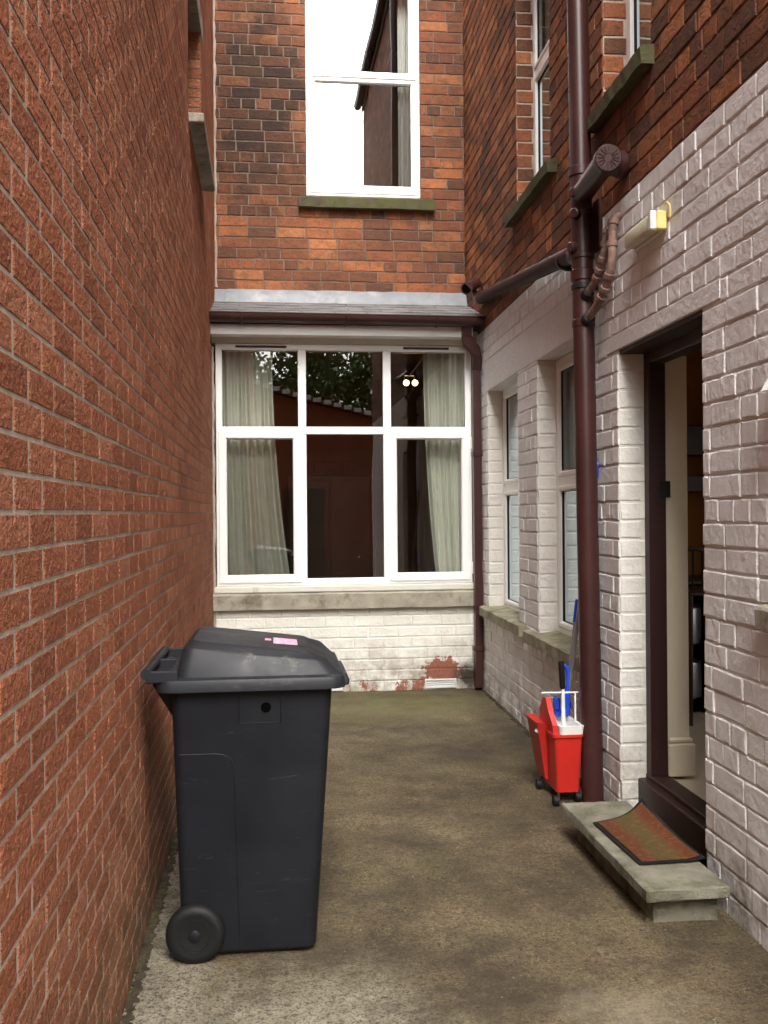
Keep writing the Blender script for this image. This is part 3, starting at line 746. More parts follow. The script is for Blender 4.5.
# kitchen shell; unseen gap in its far side wall, added to let daylight in
bm = bmesh.new()
P = {'x0': 1.96, 'x1': 4.2, 'y0': 2.9, 'y1': 6.9, 'z0': .2, 'z1': 2.7}
for q in (((1.96, 6.9, .2), (4.2, 6.9, .2), (4.2, 6.9, 2.7), (1.96, 6.9, 2.7)), ((4.2, 2.9, .2), (4.2, 6.9, .2), (4.2, 6.9, 1.2), (4.2, 2.9, 1.2)), ((4.2, 4.7, 1.2), (4.2, 6.9, 1.2), (4.2, 6.9, 2.4), (4.2, 4.7, 2.4)), ((4.2, 2.9, 2.4), (4.2, 6.9, 2.4), (4.2, 6.9, 2.7), (4.2, 2.9, 2.7)), ((1.96, 2.9, .2), (4.2, 2.9, .2), (4.2, 2.9, 2.7), (1.96, 2.9, 2.7)), ((1.96, 2.9, 2.7), (4.2, 2.9, 2.7), (4.2, 6.9, 2.7), (1.96, 6.9, 2.7)), ((1.93, 4.62, .2), (1.99, 7.9, .2), (1.99, 7.9, 2.7), (1.93, 4.62, 2.7))):
    bm.faces.new(ring(bm, q))
obj('kitchen_wall', bm, 'ochre_wall', house, recalc=False)
bm = bmesh.new(); box(bm, 1.80, 4.2, 2.9, 6.9, .09, .185, 0)
obj('kitchen_floor', bm, 'floor_tile', house)
# dark things seen through the doorway
t = thing('kitchen_cabinet', (2.85, 6.5, .2), 'black kitchen cabinet deep inside the open back door', 'cabinet')
bm = bmesh.new(); box(bm, 2.3, 3.4, 6.3, 6.8, .2, .98, .008); obj('carcass', bm, 'hole_black', t)
bm = bmesh.new(); box(bm, 2.28, 3.42, 6.28, 6.82, .98, 1.01, .006); obj('worktop', bm, 'dark_wood', t)
t = thing('trolley', (2.72, 6.0, .2), 'black shelved trolley holding two steel canisters inside the door', 'trolley')
for z in (.24, .595):
    bm = bmesh.new(); box(bm, 2.42, 3.0, 5.82, 6.2, z, z + .025, .004); obj('shelf', bm, 'hole_black', t)
for (x, y) in ((2.43, 5.83), (2.99, 5.83), (2.43, 6.19), (2.99, 6.19)):
    bm = bmesh.new(); tube(bm, [(x, y, .2), (x, y, .9)], .011, 8); obj('post', bm, 'hole_black', t)
for (z, lb) in ((.266, 'steel canister on the lower trolley shelf inside the door'), (.621, 'steel canister on the upper trolley shelf inside the door')):
    yy = 6.0; xx = 2.66
    t = thing('canister', (xx, yy, z), lb, 'canister')
    bm = bmesh.new(); tube(bm, [(xx, yy, z), (xx, yy, z + .01), (xx, yy, z + .23), (xx, yy, z + .24)], [.09, .1, .1, .095], 24); obj('drum', bm, 'steel', t, smooth=40)
    bm = bmesh.new(); tube(bm, [(xx, yy, z + .241), (xx, yy, z + .255), (xx, yy, z + .262)], [.1, .1, .05], 24); obj('canister_lid', bm, 'dark_metal', t, smooth=40)
t = thing('wooden_chair', (2.6, 5.6, .2), 'dark wooden chair with a curved spindle back, just visible through the doorway', 'chair')
bm = bmesh.new(); box(bm, 2.44, 2.84, 5.45, 5.85, .98, 1.01, .01); obj('seat', bm, 'dark_wood', t)
for (x, y) in ((2.46, 5.48), (2.82, 5.48), (2.46, 5.82), (2.82, 5.82)):
    bm = bmesh.new(); tube(bm, [(x, y, .2), (x, y, .98)], [.014, .02], 8); obj('leg', bm, 'dark_wood', t)
bm = bmesh.new(); tube(bm, [(2.64 + .19 * math.cos(a), 5.83, 1.01 + .24 * math.sin(a)) for a in [k * PI / 14 for k in range(15)]], .014, 8)
for k in range(5): tube(bm, [(2.52 + .06 * k, 5.83, 1.0), (2.52 + .06 * k, 5.83, 1.01 + .24 * math.sqrt(max(0, 1 - ((-.12 + .06 * k) / .19) ** 2)))], .007, 6)
obj('backrest', bm, 'dark_wood', t)
for (z0_, z1_, lb) in ((1.63, 1.75, 'dark wall shelf inside the open door, the lower of two'), (1.9, 2.12, 'dark wall shelf inside the open door, the upper of two')):
    bm = bmesh.new(); box(bm, 2.3, 3.9, 6.7, 6.89, z0_, z1_, .006); o = obj('wall_shelf', bm, 'dark_wood'); tag(o, lb, 'shelf', 'dark shelves inside the open door')
# --- eaves of the wing (seen mirrored in the sash window)
bm = bmesh.new()
for q in (((-.2, .09, 8.97), (8.9, .09, 8.97), (8.9, -2.6, 10.9), (-.2, -2.6, 10.9)),):
    a = ring(bm, [MR @ Vector(p) for p in q]); b2 = ring(bm, [MR @ (Vector(p) + Vector((0, 0, .06))) for p in q]); bridge(bm, a, b2); cap(bm, a); cap(bm, b2)
rr_ = obj('roof', bm, 'roof_tile', house, 'main roof over the side wall')
bm = bmesh.new(); box(bm, -.12, 8.6, .012, .04, 8.8, 8.96, .004, MR); obj('fascia', bm, 'brown_wood', house)
bm = bmesh.new(); box(bm, -.1, 0, -4.5, -.003, 0, 8.95, 0, MR); obj('end_wall', bm, 'old_brick', house)
E2 = gutter_mesh(MR @ Vector((-.2, .10, 8.93)), MR @ Vector((8.6, .10, 8.93)), .06, (-1, 0, 0)); g2 = obj('eaves_gutter', E2, 'dark_metal', None); tag(g2, 'dark eaves gutter mirrored in the rear upper sash window', 'gutter')
# ------------------------------------------------------------------ soil stack and pipes on the side wall
def SP(z): t = z / 6.0; return Vector((1.598 - .030 * t, 4.74 + .12 * t, z))      # axis of the (slightly leaning) stack
st = thing('soil_stack', SP(0), 'tall dark brown soil pipe standing against the side wall beside the door', 'soil pipe')
bm = bmesh.new(); tube(bm, [SP(0), SP(2.5), SP(2.95)], .055, 28); obj('lower_pipe', bm, 'brown_plastic', st, smooth=40)
bm = bmesh.new(); tube(bm, [SP(2.95), SP(3.4), SP(9.8)], .055, 28); obj('upper_pipe', bm, 'brown_plastic', st, smooth=40)
for z, h, r in ((3.26, .05, .064), (3.05, .03, .062), (2.82, .03, .062), (2.72, .06, .062), (2.47, .04, .059)):
    bm = bmesh.new(); collar(bm, SP(z), (0, 0, 1), r, h, 28); obj('collar', bm, 'brown_plastic', st, smooth=40)
for (z, dx) in ((3.14, 0), (3.03, 0)):
    p = SP(z); bm = bmesh.new(); d = Vector((-.75, -.65, 0)).normalized(); tube(bm, [p + d * .03, p + d * .078, p + d * .083], [.028, .028, .022], 18); obj('boss', bm, 'brown_plastic', st, smooth=40)
for z in (2.86,):
    p = SP(z); bm = bmesh.new(); d = Vector((.2, -1, 0)).normalized(); d2 = Vector((-.9, -.3, 0)).normalized()
    tube(bm, [p + d2 * .03, p + d2 * .075, p + d2 * .08], [.03, .03, .024], 18); obj('boss', bm, 'brown_plastic', st, smooth=40)
# branch with access cap
cp = Vector((1.532, 4.27, 3.13)); j = SP(3.14)
bm = bmesh.new(); dirc = (j - cp).normalized(); tube(bm, [cp, j], .055, 26); obj('branch', bm, 'brown_plastic', st, smooth=40)
bm = bmesh.new(); tube(bm, [cp + dirc * .07, cp + dirc * .07 + Vector((.06, .005, .005)), MR @ Vector((4.37, -.03, 3.14))], .055, 26); obj('wall_branch', bm, 'brown_plastic', st, smooth=40)
bm = bmesh.new(); collar(bm, cp + dirc * .07 + Vector((.085, .007, .006)), (1, .08, .05), .063, .035, 28); obj('collar', bm, 'brown_plastic', st, smooth=40)
bm = bmesh.new(); cd = Vector((-.16, -1, -.12)).normalized()
collar(bm, cp, cd, .062, .07, 32)
u = cd.orthogonal().normalized(); v = cd.cross(u)
for k in range(8):
    a = k * PI / 4 + .2; e = u * math.cos(a) + v * math.sin(a); f_ = cd.cross(e)
    for sgn in (-1, 1):
        tube(bm, [cp + cd * .036 + e * .018 + f_ * .004 * sgn, cp + cd * .036 + e * .05 + f_ * .011 * sgn], .0028, 6)
obj('access_cap', bm, 'brown_plastic', st, smooth=40)
# strap bracket to the wall
for z in (2.66, 4.9):
    p = SP(z); bm = bmesh.new(); collar(bm, p, (0, 0, 1), .061, .03, 28); box(bm, p.x, MR.to_translation().x + .0135 * p.y - .002, p.y - .012, p.y + .012, z - .014, z + .014, .002); obj('strap', bm, 'dark_metal', st, smooth=40)
bm = bmesh.new(); box(bm, 1.64, 1.663, 4.70, 4.80, 2.84, 3.10, .004); obj('back_plate', bm, 'brown_plastic', st)
# sloping rainwater pipe
rp = thing('rainwater_pipe', (1.6, 7.6, 3.2), 'dark brown pipe sloping along the side wall from the slate roof to the tall pipe', 'drainpipe')
e0 = SP(2.84); A = Vector((1.655, 7.60, 3.235))
bm = bmesh.new(); tube(bm, [A, e0 + Vector((0, .04, .02))], .047, 22); obj('pipe', bm, 'brown_matte', rp, smooth=40)
bm = bmesh.new(); tube(bm, bend([A + Vector((0, -.1, -.005)), A + Vector((0, .08, .01)), A + Vector((-.01, .08, .10))], 6, .5), .048, 22); obj('elbow', bm, 'brown_plastic', rp, smooth=40)
bm = bmesh.new(); collar(bm, A + Vector((-.01, .08, .075)), (0, 0, 1), .055, .03, 22); obj('collar', bm, 'brown_plastic', rp, smooth=40)
bm = bmesh.new(); tube(bm, bend([A + Vector((-.01, .08, .10)), A + Vector((-.02, .06, .14)), A + Vector((-.11, -.0, .08))], 6, .5), .045, 20, caps=True); obj('offset_bend', bm, 'brown_plastic', rp, smooth=40)
bm = bmesh.new(); q = A + Vector((-.12, -.01, .075)); tube(bm, [q, q + Vector((-.005, -.03, -.005))], .05, 20); obj('end_socket', bm, 'brown_plastic', rp, smooth=40)
bm = bmesh.new(); q2 = q + Vector((-.005, -.031, -.005)); tube(bm, [q2, q2 + Vector((0, -.003, 0))], .038, 20); obj('socket_opening_shade', bm, 'hole_black', rp)  # black disc on the closed end paints the shade inside the socket
bm = bmesh.new(); q = A.lerp(e0, .88); collar(bm, q, A - e0, .05, .03, 20); tube(bm, [q + Vector((0, 0, -.045)), q + Vector((.06, 0, -.05))], .012, 8); obj('clip', bm, 'dark_metal', rp, smooth=40)
bm = bmesh.new(); q = A.lerp(e0, .965); collar(bm, q, A - e0, .052, .07, 20); obj('joint', bm, 'brown_plastic', rp, smooth=40)
# two thin waste pipes
Wp = lambda s_, d, z: MR @ Vector((s_, d, z))
def waste(name, label, pts, r, joints):
    t = thing(name, pts[0], label, 'waste pipe', 'thin waste pipes beside the tall soil pipe')
    b_ = bend(pts, 6, .45)
    bm = bmesh.new(); tube(bm, b_, r, 16); obj('pipe', bm, 'brown_faded', t, smooth=40)
    for k in joints:
        i = min(int(k * (len(b_) - 1)), len(b_) - 2)
        bm = bmesh.new(); collar(bm, b_[i], b_[i + 1] - b_[i], r + .006, .03, 16); obj('joint', bm, 'brown_faded', t, smooth=40)
    bm = bmesh.new(); e = b_[-1]; collar(bm, e.lerp(b_[-2], .15), b_[-1] - b_[-2], r + .012, .045, 16); obj('strap_boss', bm, 'dark_metal', t, smooth=40)
waste('waste_pipe', 'upper of the two thin waste pipes curling into the tall brown pipe', [Wp(4.56, -.01, 2.90), Wp(4.53, .045, 2.89), Wp(4.53, .05, 2.78), Wp(4.63, .06, 2.665), SP(2.605) + Vector((.0, -.05, 0))], .019, (.25, .45, .6, .75, .86))
waste('waste_pipe', 'lower and longer of the two thin waste pipes curling into the tall brown pipe', [Wp(4.46, -.01, 2.93), Wp(4.45, .045, 2.92), Wp(4.44, .045, 2.68), Wp(4.56, .06, 2.55), SP(2.475) + Vector((.0, -.05, 0))], .021, (.22, .4, .62, .75, .86))
# ------------------------------------------------------------------ outside light
t = thing('wall_light', MR @ Vector((4.1, 0, 2.72)), 'weathered bulkhead light with a yellowed end on the white wall over the door', 'wall light')
bm = bmesh.new(); box(bm, 3.905, 4.20, .024, .076, 2.692, 2.764, .012, MR, seg=3); obj('diffuser', bm, 'diffuser', t, smooth=40)
bm = bmesh.new(); box(bm, 3.90, 4.215, .0085, .024, 2.684, 2.772, .004, MR); obj('base', bm, 'white_plastic', t)
bm = bmesh.new(); box(bm, 3.862, 3.902, .0085, .052, 2.688, 2.768, .005, MR); obj('end_cap', bm, 'yellow_plastic', t)
bm = bmesh.new(); box(bm, 3.864, 3.904, .0525, .080, 2.686, 2.77, .006, MR); obj('clip', bm, 'white_plastic', t)
bm = bmesh.new(); tube(bm, bend([Wp(3.88, .03, 2.765), Wp(3.85, .02, 2.80), Wp(3.82, .012, 2.78), Wp(3.83, .010, 2.73)], 5, .4), .004, 6); obj('cable', bm, 'yellow_plastic', t)
# white box at the right edge, over the sill
t = thing('vent_hood', MR @ Vector((3.0, 0, 1.9)), 'corner of a white box fixed to the white wall at the right edge', 'vent')
bm = bmesh.new()
a = ring(bm, [Wp(*p) for p in ((2.915, .0, 1.88), (2.915, .09, 1.88), (2.915, .02, 2.0), (2.915, 0, 2.0))]); b2 = ring(bm, [Wp(*p) for p in ((2.70, .0, 1.88), (2.70, .09, 1.88), (2.70, .02, 2.0), (2.70, 0, 2.0))])
bridge(bm, a, b2); cap(bm, a); cap(bm, b2); obj('hood', bm, 'white_plastic', t)
# ------------------------------------------------------------------ concrete step + mat
t = thing('door_step', (1.45, 3.75, 0), 'low grey concrete step under the open back door', 'step')
def rough_slab(x0, x1, y0, y1, z0, z1, jag, seed, n=(6, 12)):
    bm = bmesh.new(); box(bm, x0, x1, y0, y1, z0, z1, .005, seg=1)
    bmesh.ops.subdivide_edges(bm, edges=[e for e in bm.edges if e.calc_length() > .2], cuts=9, use_grid_fill=True)
    r = random.Random(seed)
    for v in bm.verts: v.co += Vector((r.uniform(-jag, jag), r.uniform(-jag, jag), r.uniform(-jag, jag) * .5))
    return bm
obj('slab', rough_slab(1.29, 1.60, 3.245, 4.27, .105, .15, .0022, 1), 'step_concrete', t, smooth=35)
obj('base_block', rough_slab(1.345, 1.59, 3.32, 4.2, -.01, .104, .003, 2), 'step_concrete', t, smooth=35)
t = thing('door_mat', (1.49, 3.76, .155), 'red and brown doormat with black edge and one curled corner on the step', 'doormat')
def mat_pt(a, b_, dz=0):      # a across (0 outer edge..1 door side), b along (0 near..1 far)
    c0 = Vector((1.35, 3.47, 0)); c1 = Vector((1.615, 3.475, 0)); c2 = Vector((1.335, 3.96, 0)); c3 = Vector((1.60, 4.06, 0))
    p = c0 * (1 - a) * (1 - b_) + c1 * a * (1 - b_) + c2 * (1 - a) * b_ + c3 * a * b_
    lift = max(0, a - .35) ** 2 * max(0, b_ - .25) ** 1.5 * .2 + max(0, a - .75) * .04
    p.x -= lift * .1
    p.z = .157 + lift + dz; return p
bm = bmesh.new(); bd = bmesh.new(); N1, N2 = 20, 34
def sheet(bm, a0, a1, b0, b1, th, top):
    gr = [[(bm.verts.new(mat_pt(a0 + (a1 - a0) * i / N1, b0 + (b1 - b0) * j / N2, top)), bm.verts.new(mat_pt(a0 + (a1 - a0) * i / N1, b0 + (b1 - b0) * j / N2, top - th))) for i in range(N1 + 1)] for j in range(N2 + 1)]
    for j in range(N2):
        for i in range(N1):
            for k in (0, 1): bm.faces.new((gr[j][i][k], gr[j][i + 1][k], gr[j + 1][i + 1][k], gr[j + 1][i][k]))
    for i in range(N1):
        for j in (0, N2): bm.faces.new((gr[j][i][0], gr[j][i + 1][0], gr[j][i + 1][1], gr[j][i][1]))
    for j in range(N2):
        for i in (0, N1): bm.faces.new((gr[j][i][0], gr[j + 1][i][0], gr[j + 1][i][1], gr[j][i][1]))
sheet(bm, .06, .94, .04, .96, .005, .008); obj('coir', bm, 'mat_coir', t, smooth=40)
sheet(bd, 0, 1, 0, 1, .004, .0025)
obj('rubber_edge', bd, 'rubber_black', t, smooth=40)

# ------------------------------------------------------------------ mop bucket + mops
def rrect(x0, x1, y0, y1, r, z, n=4):
    P = []
    for (cx, cy, a0) in ((x1 - r, y1 - r, 0), (x0 + r, y1 - r, PI / 2), (x0 + r, y0 + r, PI), (x1 - r, y0 + r, 1.5 * PI)):
        for k in range(n + 1):
            a = a0 + k * PI / 2 / n; P.append((cx + r * math.cos(a), cy + r * math.sin(a), z))
    return P
def loft(bm, secs, c0=True, c1=True):
    prev = None; first = None
    for s_ in secs:
        rg = ring(bm, s_)
        if prev: bridge(bm, prev, rg)
        else: first = rg
        prev = rg
    if c0: cap(bm, first)
    if c1: cap(bm, prev)
bk = thing('mop_bucket', (1.5, 5.0, 0), 'red mop bucket on black castors behind the brown pipe', 'mop bucket')
bm = bmesh.new()
loft(bm, [rrect(1.405, 1.525, 4.86, 5.20, .02, .055), rrect(1.385, 1.535, 4.83, 5.23, .022, .34), rrect(1.377, 1.54, 4.822, 5.238, .026, .343), rrect(1.377, 1.54, 4.822, 5.238, .026, .358),
          rrect(1.392, 1.53, 4.838, 5.222, .02, .358), rrect(1.41, 1.51, 4.87, 5.19, .02, .075)])
obj('tub', bm, 'red_plastic', bk, smooth=35)
bm = bmesh.new()   # pouring spout flared out of the long side
loft(bm, [[(1.404, 5.02, .08), (1.404, 5.19, .08), (1.39, 5.19, .08), (1.39, 5.02, .08)],
          [(1.388, 4.96, .37), (1.388, 5.21, .37), (1.338, 5.20, .375), (1.338, 4.985, .375)],
          [(1.388, 4.955, .385), (1.388, 5.215, .385), (1.328, 5.205, .392), (1.328, 4.975, .392)]])
obj('spout', bm, 'red_plastic', bk, smooth=30)
bm = bmesh.new()   # red upright carrying handle plate
a = [(1.395, 4.845, .35), (1.395, 5.10, .35), (1.395, 5.06, .45), (1.395, 4.99, .52), (1.395, 4.94, .53), (1.395, 4.89, .47), (1.395, 4.85, .40)]
loft(bm, [[(p[0] - .014 - (.012 if p[2] > .4 else 0), p[1], p[2]) for p in a], [(p[0] + .012 - (.012 if p[2] > .4 else 0), p[1], p[2]) for p in a]])
obj('handle', bm, 'red_plastic', bk)
bm = bmesh.new(); tube(bm, [(1.352, 5.02, .345), (1.345, 5.02, .33)], .014, 12); obj('spout_clip', bm, 'white_plastic', bk)
bm = bmesh.new()
loft(bm, [rrect(1.415, 1.535, 4.826, 5.10, .02, .345), rrect(1.41, 1.54, 4.818, 5.11, .02, .40)], True, False)
loft(bm, [rrect(1.41, 1.54, 4.818, 5.11, .02, .40), rrect(1.425, 1.525, 4.835, 5.09, .02, .40), rrect(1.44, 1.51, 4.87, 5.05, .03, .33)], False, True)
obj('wringer', bm, 'white_plastic', bk, smooth=30)
bm = bmesh.new(); tube(bm, [(1.36, 4.98, .545), (1.548, 4.94, .55)], .0045, 10); tube(bm, [(1.53, 4.945, .55), (1.53, 4.945, .38)], .005, 10); obj('bail_rod', bm, 'white_plastic', bk, smooth=40)
for (x, y) in ((1.385, 4.82), (1.38, 5.12), (1.515, 4.87), (1.515, 5.19)):
    bm = bmesh.new(); tube(bm, [(x - .013, y, .027), (x + .013, y, .027)], .027, 18); c_ = obj('castor', bm, 'rubber_black', bk, smooth=40)
    bm = bmesh.new(); tube(bm, [(x + .018, y, .03), (x + .018, y + .012, .065)], .006, 8); obj('castor_stem', bm, 'dark_metal', bk)
t = thing('toilet_brush', (1.46, 4.95, .38), 'white handled brush with a black grip standing in the red bucket', 'brush')
bm = bmesh.new(); tube(bm, [(1.468, 4.95, .36), (1.466, 4.95, .58)], [.012, .009], 12); obj('handle', bm, 'white_plastic', t, smooth=40)
bm = bmesh.new(); tube(bm, [(1.466, 4.95, .57), (1.464, 4.95, .58), (1.458, 4.95, .71), (1.458, 4.95, .715)], [.012, .015, .016, .01], 12); obj('grip', bm, 'rubber_black', t, smooth=40)
t = thing('mop', (1.53, 5.0, .4), 'long silver mop with a blue clamp, leaning up behind the brown pipe', 'mop')
p0 = Vector((1.525, 4.93, .47)); p1 = Vector((1.655, 4.82, 1.665)); dd = (p1 - p0).normalized()
bm = bmesh.new(); tube(bm, [p0, p1], .0115, 14); obj('pole', bm, 'steel', t, smooth=40)
bm = bmesh.new(); tube(bm, [p1, p1 + dd * .01, p1 + dd * .09, p1 + dd * .1], [.012, .015, .015, .008], 14); obj('end_grip', bm, 'blue_plastic', t, smooth=40)
bm = bmesh.new(); box(bm, 1.455, 1.53, 4.90, 4.96, .405, .44, .01); box(bm, 1.495, 1.545, 4.905, 4.955, .44, .49, .012); box(bm, 1.45, 1.48, 4.895, 4.95, .44, .51, .01); obj('clamp', bm, 'blue_plastic', t, smooth=35)
t = thing('floor_brush', (1.52, 5.05, .4), 'blue framed scrubbing brush with a blue topped pole, upright in the red bucket', 'brush')
bm = bmesh.new(); L_ = [(1.505 + .018 * math.cos(a), 5.04, .60 + .075 * math.sin(a)) for a in [2 * PI * k / 24 for k in range(24)]]; tube(bm, L_ + [L_[0], L_[1]], .011, 10); box(bm, 1.485, 1.53, 5.02, 5.06, .42, .535, .008); obj('frame', bm, 'blue_plastic', t, smooth=40)
q0 = Vector((1.525, 5.06, .55)); q1 = Vector((1.60, 5.10, 1.02)); qd = (q1 - q0).normalized()
bm = bmesh.new(); tube(bm, [q0, q1], .0105, 14); obj('pole', bm, 'steel', t, smooth=40)
bm = bmesh.new(); q = q0.lerp(q1, .74); tube(bm, [q, q + qd * .005, q1 - qd * .005, q1], [.012, .015, .015, .012], 14); obj('grip', bm, 'blue_plastic', t, smooth=40)

for o in [bk] + [q for q in C.objects if q.parent is None and q.get('category') in ('brush', 'mop')]:
    if o.name != 'mop': o.location += Vector((.006, -.12, 0))

# ------------------------------------------------------------------ wheelie bin
wb = thing('wheelie_bin', (-.09, 3.5, 0), 'charcoal grey wheelie bin with a closed lid standing by the red brick wall', 'wheelie bin')
def bsec(t, z):     # body section at height fraction t
    x0 = -.333 + (-.358 + .333) * t; x1 = .118 + (.178 - .118) * t; y0 = 3.275 - .055 * t; y1 = 3.70 + .07 * t
    return (x0, x1, y0, y1, z)
bm = bmesh.new(); secs = []
for z in (.01, .025, .2, .4, .6, .78, .80, .905):
    t_ = z / .92; x0, x1, y0, y1, zz = bsec(t_, z); r = .035
    if z == .01: x0 += .015; x1 -= .015; y0 += .015; y1 -= .015
    secs.append(rrect(x0, x1, y0, y1, r, z, 5))
x0, x1, y0, y1, _ = bsec(1, .9)
secs.append(rrect(x0 - .02, x1 + .02, y0 - .02, y1 + .02, .04, .912, 5)); secs.append(rrect(x0 - .02, x1 + .02, y0 - .02, y1 + .02, .04, .932, 5))
loft(bm, secs)
# moulded relief on the near side: raised lower panel edge and two ribs below the rim
def side(x, z): return Vector((x, 3.275 - .055 * z / .92 - .0, z))
pl = [side(-.33, .70), side(-.20, .70), side(-.165, .685), side(-.152, .65), side(-.145, .3), side(-.14, .04)]
tube(bm, bend(pl, 4, .3), .002, 8)
for xr in (-.135, .005): tube(bm, [side(xr, .90), side(xr, .80)], .003, 8)
for xx_ in (-.13, .0): pass
tube(bm, [side(-.135, .80), side(.005, .80)], .0015, 6)
# reinforcement behind under the handle
loft(bm, [[(-.34, 3.30, .80), (-.34, 3.69, .80), (-.35, 3.69, .80), (-.35, 3.30, .80)], [(-.34, 3.26, .93), (-.34, 3.73, .93), (-.42, 3.73, .93), (-.42, 3.26, .93)]])
obj('body', bm, 'bin_plastic', wb, smooth=32)
bm = bmesh.new(); p = side(-.045, .852); tube(bm, [p + Vector((0, .004, 0)), p + Vector((0, -.0035, 0))], .017, 18); obj('lifting_hole_shade', bm, 'hole_black', wb)  # black disc on the bin side, painting the shade inside the hole
# lid: skirt + dome
X0, X1, Y0, Y1 = -.405, .222, 3.185, 3.80
bm = bmesh.new()
def lsec(x0, x1, y0, y1, r, z, slope=0, xr=(0, 0)):
    P = rrect(x0, x1, y0, y1, r, z, 5)
    return [(x, y, zz - slope * max(0, (x - x0) / (x1 - x0))) for x, y, zz in P]
loft(bm, [lsec(X0 + .012, X1 - .012, Y0 + .012, Y1 - .012, .05, .918), lsec(X0, X1, Y0, Y1, .055, .914), lsec(X0, X1, Y0, Y1, .055, .940), lsec(X0 + .006, X1 - .006, Y0 + .006, Y1 - .006, .05, .952),
          lsec(X0 + .06, X1 - .018, Y0 + .028, Y1 - .028, .05, .958), lsec(X0 + .085, X1 - .058, Y0 + .048, Y1 - .048, .04, 1.047, .05), lsec(X0 + .09, X1 - .066, Y0 + .054, Y1 - .054, .04, 1.055, .052),
          lsec(X0 + .105, X1 - .105, Y0 + .09, Y1 - .09, .04, 1.066, .048), lsec(X0 + .115, X1 - .12, Y0 + .10, Y1 - .10, .035, 1.072, .046)])
obj('lid', bm, 'lid_plastic', wb, smooth=28)
lid = [o for o in wb.children if o.name.startswith('lid')][0]
bm = bmesh.new()   # front finger lip
loft(bm, [rrect(X1 - .03, X1 + .012, Y0 + .15, Y1 - .15, .012, .935), rrect(X1 - .03, X1 + .022, Y0 + .14, Y1 - .14, .014, .915), rrect(X1 - .03, X1 + .02, Y0 + .14, Y1 - .14, .014, .90)]); obj('front_lip', bm, 'lid_plastic', wb, smooth=40)
# handle bar with its webs
bm = bmesh.new(); tube(bm, [(-.434, Y0 + .01, .976), (-.434, Y1 - .04, .976)], .0165, 16)
obj('handle', bm, 'lid_plastic', wb, smooth=40)
bm = bmesh.new()
for yy in (Y0 + .02, Y0 + .29, Y1 - .05):
    box(bm, -.435, -.33, yy - .009, yy + .009, .945, .984, .004)
box(bm, -.36, -.33, Y0 + .012, Y1 - .042, .938, .985, .004)
loft(bm, [[(-.43, Y0 + .02, .962), (-.43, Y1 - .05, .962), (-.35, Y1 - .05, .935), (-.35, Y0 + .02, .935)], [(-.43, Y0 + .02, .955), (-.43, Y1 - .05, .955), (-.35, Y1 - .05, .928), (-.35, Y0 + .02, .928)]])
obj('handle_bracket', bm, 'lid_plastic', wb)
# wheels and axle
for yy, s_ in ((3.235, 1), (3.765, -1)):
    cx, cz = -.285, .098
    bm = bmesh.new(); prof = [(.055, -.004), (.07, -.008), (.088, -.006), (.097, .006), (.098, .02), (.097, .034), (.088, .045), (.06, .045)]
    prev = None; first = None; n = 40
    for (r_, d_) in prof:
        rg = ring(bm, [(cx + r_ * math.cos(2 * PI * k / n), yy + d_ * s_, cz + r_ * math.sin(2 * PI * k / n)) for k in range(n)])
        if prev: bridge(bm, prev, rg)
        else: first = rg
        prev = rg
    cap(bm, prev); cap(bm, first)
    wh = obj('wheel', bm, 'rubber_black', wb, smooth=50)
    bm = bmesh.new(); prof = [(.056, -.006), (.05, -.006), (.046, .004), (.022, .004), (.02, -.008), (.012, -.012)]
    prev = None
    for (r_, d_) in prof:
        rg = ring(bm, [(cx + r_ * math.cos(2 * PI * k / n), yy + d_ * s_, cz + r_ * math.sin(2 * PI * k / n)) for k in range(n)])
        if prev: bridge(bm, prev, rg)
        prev = rg
    cap(bm, prev); obj('hub', bm, 'bin_plastic', wh, smooth=40)
bm = bmesh.new(); tube(bm, [(-.285, 3.24, .098), (-.285, 3.76, .098)], .011, 12); obj('axle', bm, 'dark_metal', wb)
wb.location.y -= .03
# pink label on the lid
def lidz(x): return 1.0865 - .05 * max(0, (x - X0 - .16) / (X1 - .2 - X0 - .16))
bm = bmesh.new()
for (a, b_, c, d) in ((-.02, .065, 3.36, 3.52), (-.05, -.028, 3.42, 3.48)):
    bm.faces.new(ring(bm, [(a, c, 1.0775 - .0 * a), (b_, c + .01, 1.0775), (b_, d, 1.0775), (a, d, 1.0775)]))
stk = bm
# drop the sticker on to the lid surface
from mathutils.bvhtree import BVHTree
lm = lid.data; L0 = wloc(lid) + Vector((0, 0, 0)); tr = BVHTree.FromPolygons([v.co + L0 for v in lm.vertices], [p.vertices for p in lm.polygons])
bmesh.ops.subdivide_edges(bm, edges=bm.edges, cuts=5, use_grid_fill=True)
for v in bm.verts:
    h = tr.ray_cast(Vector((v.co.x, v.co.y, 2)), Vector((0, 0, -1)))
    if h[0]: v.co.z = h[0].z + .0015
obj('sticker', bm, 'sticker_pink', lid, 'torn pink and white sticker')

